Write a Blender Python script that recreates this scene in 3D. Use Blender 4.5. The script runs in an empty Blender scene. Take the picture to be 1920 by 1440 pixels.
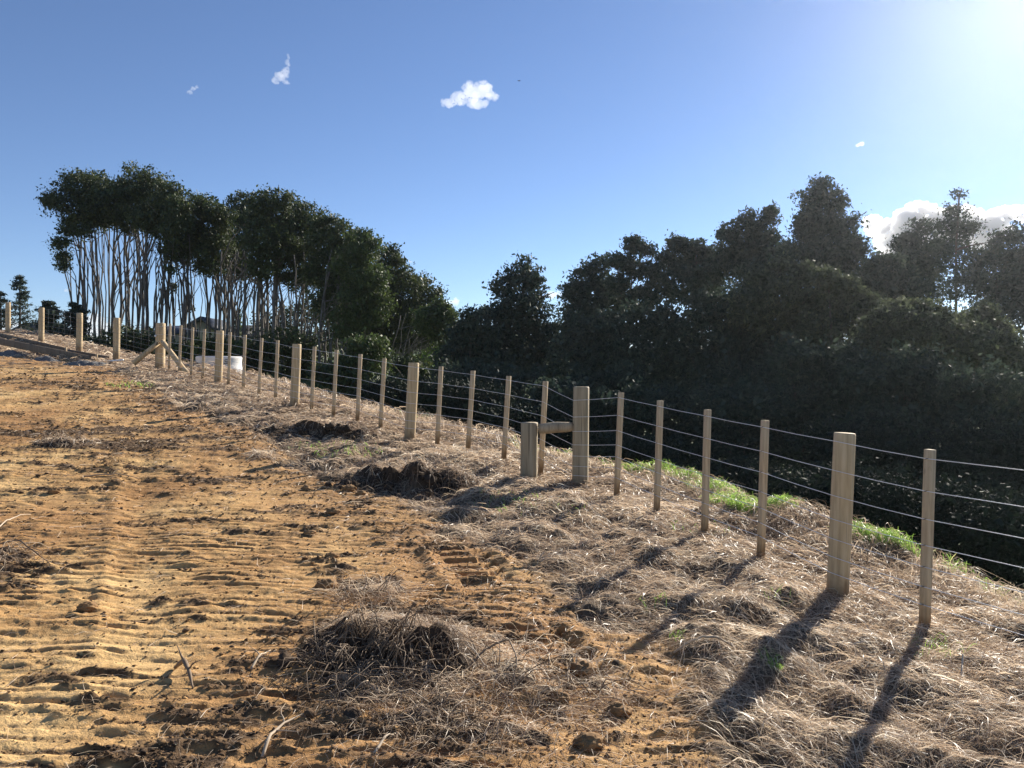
import bpy, math, random
import numpy as np

# ------------------------------------------------------------------ camera, sky, sun, exposure
SC = bpy.context.scene
COL = SC.collection
FPX, CX, HY = 1400.0, 960.0, 700.0          # focal length and horizon row in photo pixels (1920 x 1440)

cam_d = bpy.data.cameras.new('camera')
cam_d.sensor_width = 36.0
cam_d.sensor_fit = 'HORIZONTAL'
cam_d.lens = 36.0 * FPX / 1920.0
cam_d.clip_start = 0.05
cam_d.clip_end = 20000.0
cam = bpy.data.objects.new('camera', cam_d)
COL.objects.link(cam)
cam.location = (0, 0, 0)
cam.rotation_euler = (math.radians(90) - math.atan((720 - HY) / FPX), 0, 0)
SC.camera = cam

SUN_AZ = math.radians(36.6)                 # clockwise from +Y (the view direction)
SUN_EL = math.radians(25.5)
world = bpy.data.worlds.new('World')
SC.world = world
world.use_nodes = True
wn = world.node_tree.nodes
bg = wn['Background']
sky = wn.new('ShaderNodeTexSky')
sky.sky_type = 'NISHITA'
sky.sun_disc = False
sky.sun_elevation = SUN_EL
sky.sun_rotation = SUN_AZ
sky.altitude = 60
sky.air_density = 0.8
sky.dust_density = 0.0
sky.ozone_density = 2.2
tint = wn.new('ShaderNodeMix'); tint.data_type = 'RGBA'; tint.blend_type = 'MULTIPLY'; tint.inputs[0].default_value = 1.0
tint.inputs[7].default_value = (0.90, 0.94, 1.06, 1)
world.node_tree.links.new(sky.outputs['Color'], tint.inputs[6])
world.node_tree.links.new(tint.outputs[2], bg.inputs['Color'])
bg.inputs['Strength'].default_value = 0.067

sun_d = bpy.data.lights.new('sun', 'SUN')
sun_d.energy = 5.0
sun_d.angle = math.radians(0.53)
sun_d.color = (1.0, 0.93, 0.82)
sun = bpy.data.objects.new('sun', sun_d)
COL.objects.link(sun)
sdir = np.array([math.sin(SUN_AZ) * math.cos(SUN_EL), math.cos(SUN_AZ) * math.cos(SUN_EL), math.sin(SUN_EL)])
from mathutils import Vector
sun.rotation_euler = Vector(-sdir).to_track_quat('-Z', 'Y').to_euler()
sun.location = (30, 40, 40)

SC.view_settings.view_transform = 'Standard'
SC.view_settings.look = 'None'
SC.view_settings.gamma = 1.0
SC.view_settings.use_curve_mapping = False
SC.view_settings.exposure = 1.0
SC.cycles.use_denoising = True
SC.cycles.max_bounces = 8
SC.cycles.volume_bounces = 3
SC.cycles.transparent_max_bounces = 12

rng = np.random.default_rng(7)

# ------------------------------------------------------------------ noise
def _hash(ix, iy, seed):
    h = (ix.astype(np.int64) * 374761393 + iy.astype(np.int64) * 668265263 + seed * 1274126177) & 0xFFFFFFFF
    h = ((h ^ (h >> 13)) * 1274126177) & 0xFFFFFFFF
    h = h ^ (h >> 16)
    return (h & 0xFFFFFF) / float(0xFFFFFF)

def vnoise(x, y, seed=0):
    x = np.asarray(x, float); y = np.asarray(y, float)
    ix = np.floor(x); iy = np.floor(y)
    fx = x - ix; fy = y - iy
    fx = fx * fx * fx * (fx * (fx * 6 - 15) + 10); fy = fy * fy * fy * (fy * (fy * 6 - 15) + 10)
    a = _hash(ix, iy, seed); b = _hash(ix + 1, iy, seed)
    c = _hash(ix, iy + 1, seed); d = _hash(ix + 1, iy + 1, seed)
    return (a * (1 - fx) + b * fx) * (1 - fy) + (c * (1 - fx) + d * fx) * fy      # 0..1

def fbm(x, y, oct=4, seed=0, gain=0.5):
    s = 0; a = 1; t = 0
    for k in range(oct):
        # rotate each octave so lattice lines never show
        c, sn = math.cos(0.6 + k), math.sin(0.6 + k)
        s = s + a * (vnoise((x * c - y * sn), (x * sn + y * c), seed + 17 * k) - 0.5)
        t += a; a *= gain; x = x * 2.03; y = y * 2.03
    return s / t * 2                                                             # about -1..1

def sstep(a, b, x):
    t = np.clip((x - a) / (b - a), 0, 1)
    return t * t * (3 - 2 * t)

# ------------------------------------------------------------------ terrain
FENCE = np.array([(6.6, -2.5), (2.62, 4.75), (2.32, 5.30), (0.81, 8.90), (-8.95, 19.0), (-18.8, 27.8), (-46, 52)])

def fence_coords(x, y):
    """signed distance (positive beyond the fence) and y of the nearest fence point"""
    best = None
    for (ax, ay), (bx, by) in zip(FENCE[:-1], FENCE[1:]):
        tx, ty = bx - ax, by - ay
        L = math.hypot(tx, ty); tx /= L; ty /= L
        s = np.clip((x - ax) * tx + (y - ay) * ty, 0, L)
        px, py = ax + tx * s, ay + ty * s
        dx, dy = x - px, y - py
        d2 = dx * dx + dy * dy
        sg = np.where(dx * ty - dy * tx >= 0, 1.0, -1.0)
        if best is None:
            best, D, FY = d2, np.sqrt(d2) * sg, py
        else:
            m = d2 < best
            D = np.where(m, np.sqrt(d2) * sg, D); FY = np.where(m, py, FY); best = np.where(m, d2, best)
    return D, FY

_fk = np.array([(-8, -1.66), (3, -1.635), (4.75, -1.625), (5.3, -1.575), (6.0, -1.51), (6.7, -1.45), (7.4, -1.40), (8.1, -1.35),
                (8.9, -1.33), (10, -1.19), (11.35, -.99), (13.9, -.60), (16.4, -.21), (19, .13), (22.4, .51), (25.5, 1.08),
                (27.8, 1.48), (36, 2.2), (60, 2.4), (4000, 2.4)])
_fy = np.linspace(-8, 70, 1600)
_fz = np.interp(_fy, _fk[:, 0], _fk[:, 1])
_k = np.exp(-np.linspace(-2.5, 2.5, 25) ** 2); _k /= _k.sum()
_fz = np.convolve(np.pad(_fz, 12, mode='edge'), _k, 'valid')

def F(y):
    return np.interp(y, _fy, _fz)

BROW = 1.05
def zbase(x, y):
    x = np.asarray(x, float); y = np.asarray(y, float)
    d, fy = fence_coords(x, y)
    fl = 8.9 + .719 * ((x - .81) * -.695 + (y - 8.9) * .719)
    yy = np.where(d > 0, fy, y + 0.5 * (fl - y) * sstep(0, 2.5, -d))
    z = F(yy)
    cap = 1.6 + 12.5 * sstep(-16, 6, x - 0.12 * y)
    drop = np.maximum(d - BROW - 0.45 * fbm(x * 1.3, y * 1.3, 3, 63), 0); drop = drop * drop / (drop + 0.9) * 0.72
    drop = cap * (1 - np.exp(-drop / cap))
    z = z - drop * sstep(0, 1, np.maximum(d, 0))
    far = sstep(55, 160, np.hypot(x, y))
    z = z * (1 - far) + (-3.0) * far
    return z

def px_ground(px, py, zf=zbase):
    u = (px - CX) / FPX; v = (HY - py) / FPX
    D = np.concatenate([np.arange(1.5, 40, 0.02), np.arange(40, 200, 0.5)])
    h = zf(u * D, D) - v * D
    i = int(np.argmax(h > 0)) if (h > 0).any() else len(D) - 1
    return u * D[i], D[i]

def px_at(px, py, D):
    return np.array([(px - CX) / FPX * D, D, (HY - py) / FPX * D])

# dirt / dry-grass border, read in plan
_edge = [(190, 688), (290, 742), (400, 792), (500, 822), (560, 866), (640, 905), (720, 940), (790, 985), (850, 1020), (930, 1068),
         (1010, 1105), (1060, 1150), (1130, 1205), (1200, 1265), (1255, 1345), (1310, 1438)]
EDGE = np.array([px_ground(a, b) for a, b in _edge])
EDGE = EDGE[np.argsort(EDGE[:, 1])]
STAMP = (np.array(px_ground(1165, 1350)), np.array(px_ground(835, 1030)))
def grass_side(x, y):
    """about metres to the right of the border (positive: dry grass)"""
    bx = np.interp(y, EDGE[:, 1], EDGE[:, 0])
    bx = np.where(y < EDGE[0, 1], EDGE[0, 0] + (EDGE[0, 1] - y) * 0.1, bx)
    bx = np.where(y > EDGE[-1, 1], EDGE[-1, 0] - (y - EDGE[-1, 1]) * 1.6, bx)
    return (x - bx) * 0.8
def grass_mask(x, y):
    g = grass_side(x, y) + 0.35 * fbm(x * 1.3, y * 1.3, 3, 5) + 0.12 * fbm(x * 6, y * 6, 2, 9)
    a, b = STAMP
    L = np.linalg.norm(b - a); t = (b - a) / L
    sl = (x - a[0]) * t[0] + (y - a[1]) * t[1]; cl = (x - a[0]) * t[1] - (y - a[1]) * t[0]
    bare = np.exp(-((cl - 0.02) / 0.27) ** 4) * sstep(-.6, -.2, sl) * (1 - sstep(L, L + .5, sl))
    return sstep(-0.10, 0.16, g) * (1 - 0.93 * bare)

# torn pieces of turf, dug hollows, cleated wheel print
def stamp_depth(x, y):
    a, b = STAMP
    L = np.linalg.norm(b - a); t = (b - a) / L; n = np.array([t[1], -t[0]])
    s = (x - a[0]) * t[0] + (y - a[1]) * t[1]
    c = (x - a[0]) * n[0] + (y - a[1]) * n[1] + 0.05 * np.sin(s * 1.7)
    gap = sstep(0.15, 0.4, s) * (1 - sstep(L - 0.3, L + 0.1, s)) * (1 - sstep(0.95, 1.2, s) * (1 - sstep(1.75, 2.0, s)))
    skew = s + c * 0.35
    left = sstep(-0.17, -0.14, c) * (1 - sstep(0.04, 0.07, c))
    right = sstep(0.08, 0.1, c) * (1 - sstep(0.19, 0.22, c))
    w1 = sstep(-0.15, 0.25, np.sin(2 * math.pi * skew / 0.165))
    w2 = sstep(-0.1, 0.3, np.sin(2 * math.pi * (s - c * 0.5) / 0.165 + 1.9))
    berm = np.exp(-((np.abs(c) - 0.27) / 0.06) ** 2) * 0.022
    return gap * (-0.055 * (left * w1 + right * w2) + 0.012 + berm * (0.6 + 0.8 * vnoise(s * 9, c * 9, 3)))

def ribs(x, y):
    """prints of track chains: bars across the way, broken up in patches"""
    xs = x + 0.16 * (y - 3.2) + 0.22 * fbm(x * 0.9, y * 0.5, 2, 30)
    warp = 0.03 * fbm(x * 0.5, y * 0.7, 2, 31) + 0.007 * fbm(x * 4, y * 8, 3, 32)
    # two passes of the machine cross each other; each keeps its own bar spacing
    sel = sstep(-0.04, 0.04, fbm(xs * 0.9, y * 0.55, 2, 33))
    out = 0
    for k, (sp, sl) in enumerate(((0.094, 0.03), (0.106, -0.04))):
        cyc = (y + warp + sl * x) / sp + 3.3 * k
        saw = cyc - np.floor(cyc); row = np.floor(cyc)
        hi = sstep(0.0, 0.12, saw) * (1 - sstep(0.62, 0.72, saw))
        brk = 0.35 + 0.65 * sstep(-.45, .25, fbm(x * 2.6 + row * 7.7, row * 3.1, 2, 44 + k))
        w = sel if k == 0 else 1 - sel
        out = out + w * (1 - (1 - hi) * brk)
    amp = sstep(-0.65, -0.05, fbm(x * 0.8, y * 0.8, 3, 35) + 0.12 * (1 - sstep(4, 7, y))) * (0.40 + 0.75 * sstep(-.5, .3, fbm(x * 2.2, y * 7, 2, 37)))
    return out, amp, np.full(np.shape(x), 0.5)

def soil_dark(x, y):
    """where dark topsoil crumbs lie over the packed clay, with groove shade painted in (0..1)"""
    a = fbm(x * 0.55, y * 0.8, 3, 21)
    b = fbm(x * 1.6, y * 4.2, 3, 23)
    c = fbm(x * 9, y * 14, 2, 25)
    lane = np.exp(-((x + 0.48 + 0.3 * (y - 3.4)) / 0.40) ** 2) * 0.60 * (1 - sstep(4.6, 6.0, y))
    near = 0.0
    back = 0.30 * np.exp(-(((x + 5.6) / 1.9) ** 2 + ((y - 10.6) / 1.1) ** 2))
    e = fbm(x * 2.3, y * 10, 3, 29)
    v = 0.5 * a + 0.6 * b + 0.36 * c + 0.55 * e + lane + near + back - 0.12
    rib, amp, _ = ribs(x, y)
    groove = (1 - rib) * np.clip(amp, 0, 1) * sstep(-.45, .2, fbm(x * 5, y * 16, 3, 27)) * 0.95  # crumbs lying in the grooves, plus the ridges' shade painted as dark soil
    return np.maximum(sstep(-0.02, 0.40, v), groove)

def zfull(x, y):
    z = zbase(x, y)
    d, fy = fence_coords(x, y)
    fade = 1 - sstep(34, 60, np.hypot(x, y))
    g = grass_mask(x, y)
    # the clay: track chain ribs across the way, patches worn smooth
    R = np.hypot(x, y)
    rib, amp, seam = ribs(x, y)
    rut = 0.012 * np.exp(-(((x + 2.75 + 0.50 * (y - 5)) / 0.07) ** 2)) - 0.02 * np.exp(-(((x + 2.5 + 0.50 * (y - 5)) / 0.2) ** 2))
    dk = soil_dark(x, y)
    clay = (0.020 * rib * amp * (0.5 + 1.0 * vnoise(x * 8, y * 18, 36)) - 0.006 * np.exp(-(seam / 0.06) ** 2) * sstep(0, .4, fbm(x, y * .8, 2, 38))
            + rut * sstep(3, 4.4, y) * (1 - sstep(8, 12, y))
            + 0.007 * fbm(x * 2.2, y * 2.2, 3, 42) + dk * 0.012
            + (0.007 + 0.020 * dk) * np.abs(fbm(x * 14, y * 19, 4, 43)) + 0.007 * sstep(.1, .6, fbm(x * 2.6, y * 9, 3, 46)) + 0.02 * fbm(x * 0.5, y * 0.5, 2, 44))
    # the bank: tussocks under matted dry grass
    t1 = fbm(x * 1.5, y * 1.5, 3, 51); t2 = fbm(x * 4.5, y * 4.5, 3, 52)
    bank = 0.115 * t1 + 0.085 * t2 + 0.025 * fbm(x * 13, y * 13, 2, 53)
    bank = bank * (1 - 0.75 * np.exp(-(d / 0.35) ** 2)) * (1 - 0.15 * sstep(0.2, 1.0, d))
    z = z + fade * (clay * (1 - g) + bank * g + stamp_depth(x, y) * (1 - 0.6 * g))
    z = z + (1 - fade) * 1.2 * fbm(x * 0.03, y * 0.03, 3, 61)
    return z

# ------------------------------------------------------------------ scene helpers
def mesh_np(name, V, Fc, mats=(), attrs=None, smooth=False):
    V = np.asarray(V, np.float32); Fc = np.asarray(Fc, np.int32)
    me = bpy.data.meshes.new(name)
    n, k = Fc.shape
    me.vertices.add(len(V)); me.vertices.foreach_set('co', V.ravel())
    me.loops.add(n * k); me.loops.foreach_set('vertex_index', Fc.ravel())
    me.polygons.add(n)
    me.polygons.foreach_set('loop_start', np.arange(0, n * k, k, dtype=np.int32))
    me.polygons.foreach_set('loop_total', np.full(n, k, np.int32))
    if smooth:
        me.polygons.foreach_set('use_smooth', np.ones(n, bool))
    for m in mats: me.materials.append(m)
    for an, (dom, arr) in (attrs or {}).items():
        a = me.attributes.new(an, 'FLOAT', dom)
        a.data.foreach_set('value', np.asarray(arr, np.float32))
    me.update(calc_edges=True)
    return me

def tag(o, label=None, cat=None, group=None, kind=None):
    if label: o['label'] = label
    if cat: o['category'] = cat
    if group: o['group'] = group
    if kind: o['kind'] = kind
    return o

def obj(name, me, parent=None, loc=None):
    o = bpy.data.objects.new(name, me); COL.objects.link(o)
    if parent is not None: o.parent = parent
    if loc is not None: o.location = loc
    return o

def thing(name, label, cat, loc=(0, 0, 0), group=None):
    o = bpy.data.objects.new(name, None); COL.objects.link(o)
    o.location = loc; o.empty_display_size = 0.2
    return tag(o, label, cat, group)

class Geo:
    """collects quads of one part"""
    def __init__(s): s.V = []; s.F = []; s.n = 0; s.T = []
    def add(s, V, Fc, tint=None):
        V = np.asarray(V, float); Fc = np.asarray(Fc, int)
        s.V.append(V); s.F.append(Fc + s.n); s.n += len(V)
        s.T.append(np.full(len(Fc), random.random()) if tint is None else np.broadcast_to(tint, (len(Fc),)))
    def tube(s, P, R, sides=8, tint=None, cap=True):
        P = np.asarray(P, float); R = np.broadcast_to(np.asarray(R, float), (len(P),))
        T = np.gradient(P, axis=0); T /= np.linalg.norm(T, axis=1, keepdims=True) + 1e-9
        ref = np.array([0.31, 0.17, 0.93]) if abs(T[0][2]) < 0.8 else np.array([0.97, 0.2, 0.1])
        A = np.cross(T, ref); A /= np.linalg.norm(A, axis=1, keepdims=True) + 1e-9
        B = np.cross(T, A)
        th = np.linspace(0, 2 * math.pi, sides, endpoint=False)
        V = P[:, None, :] + R[:, None, None] * (A[:, None, :] * np.cos(th)[None, :, None] + B[:, None, :] * np.sin(th)[None, :, None])
        n = len(P); V = V.reshape(-1, 3)
        i = np.arange(n - 1)[:, None] * sides + np.arange(sides)[None, :]
        j = np.arange(n - 1)[:, None] * sides + (np.arange(sides)[None, :] + 1) % sides
        Q = np.stack([i, j, j + sides, i + sides], -1).reshape(-1, 4)
        V = np.vstack([V, P[0], P[-1]]); a = len(V) - 2; b = a + 1
        if cap:
            k = np.arange(0, sides, 2)
            Q0 = np.stack([np.full(len(k), a), (k + 2) % sides, (k + 1) % sides, k], -1)
            o_ = (n - 1) * sides
            Q1 = np.stack([np.full(len(k), b), o_ + k, o_ + (k + 1) % sides, o_ + (k + 2) % sides], -1)
            Q = np.vstack([Q, Q0, Q1])
        s.add(V, Q, tint)
    def box(s, c, sx, sy, sz, ax=(1, 0, 0), ay=(0, 1, 0), az=(0, 0, 1)):
        c = np.asarray(c, float); ax, ay, az = map(lambda q: np.asarray(q, float), (ax, ay, az))
        V = [c + ax * sx * i + ay * sy * j + az * sz * k for k in (-.5, .5) for j in (-.5, .5) for i in (-.5, .5)]
        s.add(V, [(0, 2, 3, 1), (4, 5, 7, 6), (0, 1, 5, 4), (2, 6, 7, 3), (0, 4, 6, 2), (1, 3, 7, 5)])
    def mesh(s, name, mats, smooth=False):
        return mesh_np(name, np.vstack(s.V), np.vstack(s.F), mats, {'tint': ('FACE', np.concatenate(s.T))}, smooth)

# ------------------------------------------------------------------ materials
def new_mat(name):
    m = bpy.data.materials.new(name); m.use_nodes = True
    nt = m.node_tree
    return m, nt, nt.nodes['Principled BSDF'], nt.nodes['Material Output']

def ramp(nt, fac, stops):
    r = nt.nodes.new('ShaderNodeValToRGB')
    el = r.color_ramp.elements
    while len(el) < len(stops): el.new(0.5)
    for e, (p, c) in zip(el, stops):
        e.position = p; e.color = (*c, 1)
    nt.links.new(fac, r.inputs['Fac'])
    return r.outputs['Color']

def noise(nt, scale, detail=4, rough=0.6, vec=None, stretch=None):
    n = nt.nodes.new('ShaderNodeTexNoise')
    n.inputs['Scale'].default_value = scale; n.inputs['Detail'].default_value = detail; n.inputs['Roughness'].default_value = rough
    if vec is None:
        vec = nt.nodes.new('ShaderNodeTexCoord').outputs['Object']
    if stretch:
        mp = nt.nodes.new('ShaderNodeMapping'); mp.inputs['Scale'].default_value = stretch
        nt.links.new(vec, mp.inputs['Vector']); vec = mp.outputs['Vector']
    nt.links.new(vec, n.inputs['Vector'])
    return n.outputs['Fac']

def attr(nt, name):
    a = nt.nodes.new('ShaderNodeAttribute'); a.attribute_name = name
    return a.outputs['Fac']

def mix(nt, fac, a, b, mode='MIX'):
    m = nt.nodes.new('ShaderNodeMix'); m.data_type = 'RGBA'; m.blend_type = mode
    for sock, v in ((m.inputs[0], fac), (m.inputs[6], a), (m.inputs[7], b)):
        if hasattr(v, 'is_linked'): nt.links.new(v, sock)
        elif isinstance(v, (int, float)): sock.default_value = v
        else: sock.default_value = (*v, 1)
    return m.outputs[2]

def math_n(nt, op, a, b=None, c=None):
    m = nt.nodes.new('ShaderNodeMath'); m.operation = op
    for s_, v in zip(m.inputs, (a, b, c)):
        if v is None: continue
        if hasattr(v, 'is_linked'): nt.links.new(v, s_)
        else: s_.default_value = v
    return m.outputs[0]

def bump(nt, bsdf, h, strength=0.3, dist=0.02):
    b = nt.nodes.new('ShaderNodeBump'); b.inputs['Strength'].default_value = strength; b.inputs['Distance'].default_value = dist
    nt.links.new(h, b.inputs['Height']); nt.links.new(b.outputs['Normal'], bsdf.inputs['Normal'])

def mat_ground():
    m, nt, b, out = new_mat('clay_and_thatch')
    co = nt.nodes.new('ShaderNodeTexCoord').outputs['Object']
    n1 = noise(nt, 1.1, 5, 0.6, co); n2 = noise(nt, 26, 5, 0.7, co); n3 = noise(nt, 120, 3, 0.7, co)
    clay = ramp(nt, n1, [(0.30, (0.32, 0.165, 0.058)), (0.48, (0.48, 0.265, 0.096)), (0.66, (0.67, 0.43, 0.18))])
    clay = mix(nt, math_n(nt, 'MULTIPLY', ramp(nt, n2, [(0.42, (0, 0, 0)), (0.62, (1, 1, 1))]), 0.35), clay, (0.72, 0.50, 0.24))
    clay = mix(nt, attr(nt, 'red'), clay, (0.34, 0.165, 0.058))
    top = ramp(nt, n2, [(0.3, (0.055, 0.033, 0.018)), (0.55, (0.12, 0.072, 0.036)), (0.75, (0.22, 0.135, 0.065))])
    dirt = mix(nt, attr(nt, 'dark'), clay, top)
    th = ramp(nt, n2, [(0.3, (0.05, 0.035, 0.022)), (0.55, (0.13, 0.095, 0.06)), (0.75, (0.24, 0.18, 0.12))])
    col = mix(nt, attr(nt, 'grass'), dirt, th)
    far = mix(nt, n1, (0.045, 0.075, 0.022), (0.10, 0.13, 0.04))
    col = mix(nt, attr(nt, 'wild'), col, far)
    nt.links.new(col, b.inputs['Base Color'])
    b.inputs['Roughness'].default_value = 0.92
    b.inputs['Specular IOR Level'].default_value = 0.25
    h = math_n(nt, 'ADD', math_n(nt, 'MULTIPLY', n2, 1.0), math_n(nt, 'MULTIPLY', n3, 0.45))
    bump(nt, b, h, 0.65, 0.02)
    return m

def mat_blade(name, stops, transl=0.35, rough=0.55):
    m, nt, b, out = new_mat(name)
    c = ramp(nt, attr(nt, 'tint'), stops)
    nt.links.new(c, b.inputs['Base Color']); b.inputs['Roughness'].default_value = rough
    b.inputs['Specular IOR Level'].default_value = 0.35
    tr = nt.nodes.new('ShaderNodeBsdfTranslucent'); nt.links.new(c, tr.inputs['Color'])
    mx = nt.nodes.new('ShaderNodeMixShader'); mx.inputs[0].default_value = transl
    nt.links.new(b.outputs[0], mx.inputs[1]); nt.links.new(tr.outputs[0], mx.inputs[2]); nt.links.new(mx.outputs[0], out.inputs['Surface'])
    return m

def mat_wood(name, lo, mid, hi, scale=1.0, mud=True):
    m, nt, b, out = new_mat(name)
    co = nt.nodes.new('ShaderNodeTexCoord').outputs['Object']
    g = noise(nt, 26 * scale, 4, 0.6, co, (1.0, 1.0, 0.06))
    k = noise(nt, 7 * scale, 3, 0.5, co, (1.0, 1.0, 0.35))
    c = ramp(nt, g, [(0.25, lo), (0.5, mid), (0.75, hi)])
    c = mix(nt, ramp(nt, k, [(0.63, (0, 0, 0)), (0.69, (0.8, 0.8, 0.8))]), c, tuple(v * 0.42 for v in lo))
    st = noise(nt, 2.2, 4, 0.6, co, (1, 1, 0.5))
    c = mix(nt, ramp(nt, st, [(0.45, (0, 0, 0)), (0.7, (0.45, 0.45, 0.45))]), c, tuple(v * 0.72 for v in mid))
    cr = noise(nt, 34 * scale, 2, 0.4, co, (1, 1, 0.02))
    c = mix(nt, ramp(nt, cr, [(0.70, (0, 0, 0)), (0.74, (0.6, 0.6, 0.6))]), c, tuple(v * 0.35 for v in lo))
    sp = nt.nodes.new('ShaderNodeSeparateXYZ'); nt.links.new(co, sp.inputs[0])
    zz = math_n(nt, 'ADD', sp.outputs['Z'], math_n(nt, 'MULTIPLY', noise(nt, 14, 4, 0.6, co), -0.22))
    mr = nt.nodes.new('ShaderNodeMapRange'); mr.inputs['From Min'].default_value = 0.06; mr.inputs['From Max'].default_value = -0.08; nt.links.new(zz, mr.inputs['Value'])
    if mud: c = mix(nt, math_n(nt, 'MULTIPLY', mr.outputs[0], 0.65), c, (0.20, 0.12, 0.06))
    nt.links.new(c, b.inputs['Base Color']); b.inputs['Roughness'].default_value = 0.75
    b.inputs['Specular IOR Level'].default_value = 0.3
    bump(nt, b, g, 0.35, 0.006)
    return m

def mat_simple(name, c0, c1, scale=6, rough=0.8, bs=0.3, bd=0.01, metal=0.0, stretch=None):
    m, nt, b, out = new_mat(name)
    n = noise(nt, scale, 5, 0.6, None, stretch)
    nt.links.new(ramp(nt, n, [(0.3, c0), (0.7, c1)]), b.inputs['Base Color'])
    b.inputs['Roughness'].default_value = rough; b.inputs['Metallic'].default_value = metal
    b.inputs['Specular IOR Level'].default_value = 0.3
    if bs: bump(nt, b, n, bs, bd)
    return m

M_GROUND = mat_ground()
M_STRAW = mat_blade('dry_grass', [(0.0, (0.085, 0.056, 0.040)), (0.22, (0.28, 0.20, 0.14)), (0.5, (0.53, 0.395, 0.275)), (0.8, (0.76, 0.605, 0.43)), (1.0, (0.90, 0.79, 0.62))], 0.50, 0.42)
M_GREEN = mat_blade('green_grass', [(0.0, (0.10, 0.19, 0.03)), (0.5, (0.24, 0.42, 0.07)), (0.88, (0.42, 0.56, 0.14)), (1.0, (0.58, 0.54, 0.25))], 0.6, 0.4)
M_ROOT = mat_blade('dry_root', [(0.0, (0.12, 0.08, 0.05)), (0.5, (0.30, 0.21, 0.13)), (1.0, (0.58, 0.47, 0.34))], 0.0, 0.7)
M_POST = mat_wood('pine_post', (0.32, 0.225, 0.12), (0.52, 0.385, 0.22), (0.65, 0.51, 0.32))
M_BATTEN = mat_wood('sawn_batten', (0.36, 0.25, 0.14), (0.55, 0.41, 0.25), (0.66, 0.52, 0.34), 1.4)
M_GREY = mat_wood('weathered_post', (0.19, 0.145, 0.09), (0.34, 0.27, 0.17), (0.45, 0.37, 0.25))
M_RAIL = mat_wood('weathered_rail', (0.24, 0.18, 0.11), (0.40, 0.31, 0.20), (0.52, 0.42, 0.28), 1.0, False)
M_PROP = mat_wood('pine_prop', (0.32, 0.225, 0.12), (0.52, 0.385, 0.22), (0.65, 0.51, 0.32), 1.0, False)
M_BOARD = mat_wood('old_board', (0.10, 0.075, 0.05), (0.17, 0.13, 0.09), (0.25, 0.20, 0.14), 1.0, False)
M_WIRE = mat_simple('galvanised_wire', (0.74, 0.74, 0.74), (0.86, 0.86, 0.86), 3, 0.32, 0, 0.01, 0.3)
M_NET = mat_simple('dull_netting_wire', (0.16, 0.165, 0.175), (0.24, 0.245, 0.255), 3, 0.6, 0, 0.01, 0.2)
M_STAPLE = mat_simple('dull_staple', (0.10, 0.09, 0.08), (0.18, 0.16, 0.15), 30, 0.6, 0, 0.01, 0.5)
M_BARK = mat_simple('pale_bark', (0.07, 0.06, 0.052), (0.20, 0.18, 0.16), 9, 0.85, 0.5, 0.03, 0, (1, 1, 0.3))
M_DARKBARK = mat_simple('dark_bark', (0.05, 0.04, 0.032), (0.14, 0.115, 0.09), 7, 0.9, 0.5, 0.03, 0, (1, 1, 0.3))
M_SOIL = mat_simple('turned_topsoil', (0.028, 0.019, 0.013), (0.085, 0.056, 0.034), 9, 0.95, 0.9, 0.03)
M_CLOD = mat_simple('clay_clod', (0.13, 0.075, 0.035), (0.34, 0.20, 0.09), 14, 0.95, 0.9, 0.02)
M_CONC = mat_simple('pale_concrete', (0.62, 0.60, 0.57), (0.78, 0.76, 0.73), 4, 0.8, 0.15, 0.01)
M_MARK = mat_simple('black_paint_mark', (0.03, 0.03, 0.035), (0.06, 0.06, 0.065), 20, 0.6, 0)
M_GRAVEL = mat_simple('grey_gravel', (0.10, 0.095, 0.09), (0.22, 0.21, 0.20), 22, 0.9, 0.9, 0.04)
M_WHITE = mat_simple('white_plastic', (0.75, 0.75, 0.74), (0.82, 0.82, 0.81), 5, 0.4, 0)
M_ROOF = mat_simple('dark_roofing', (0.035, 0.042, 0.055), (0.06, 0.07, 0.085), 3, 0.55, 0.1)
M_ROOF2 = mat_simple('brown_roofing', (0.07, 0.06, 0.05), (0.11, 0.095, 0.08), 3, 0.7, 0.1)
M_WALL = mat_simple('cream_wall', (0.40, 0.36, 0.28), (0.46, 0.42, 0.34), 2, 0.8, 0.05)
M_GLASS = mat_simple('dark_glass', (0.02, 0.025, 0.03), (0.03, 0.035, 0.04), 2, 0.1, 0)
M_BIRD = mat_simple('dark_feather', (0.02, 0.02, 0.02), (0.05, 0.05, 0.05), 9, 0.8, 0)

def leaf_mat(name, a, b_, c, transl=0.22, rough=0.6):
    return mat_blade(name, [(0.0, a), (0.55, b_), (1.0, c)], transl, rough)
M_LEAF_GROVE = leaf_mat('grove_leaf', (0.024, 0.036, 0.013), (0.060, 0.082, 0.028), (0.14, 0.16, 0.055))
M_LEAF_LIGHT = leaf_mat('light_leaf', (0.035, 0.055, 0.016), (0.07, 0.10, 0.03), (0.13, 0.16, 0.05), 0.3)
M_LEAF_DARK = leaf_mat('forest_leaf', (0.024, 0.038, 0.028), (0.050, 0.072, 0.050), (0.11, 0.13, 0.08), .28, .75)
M_LEAF_GULLY_SHADE = leaf_mat('shaded_gully_leaf', (0.014, 0.022, 0.015), (0.024, 0.036, 0.023), (0.042, 0.054, 0.032), .10, .85)  # darker copy of the forest leaf; the gully's shade is put into its colour
M_LEAF_OLIVE = leaf_mat('olive_leaf', (0.034, 0.044, 0.026), (0.072, 0.088, 0.050), (0.18, 0.20, 0.10), .36, .7)

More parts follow.
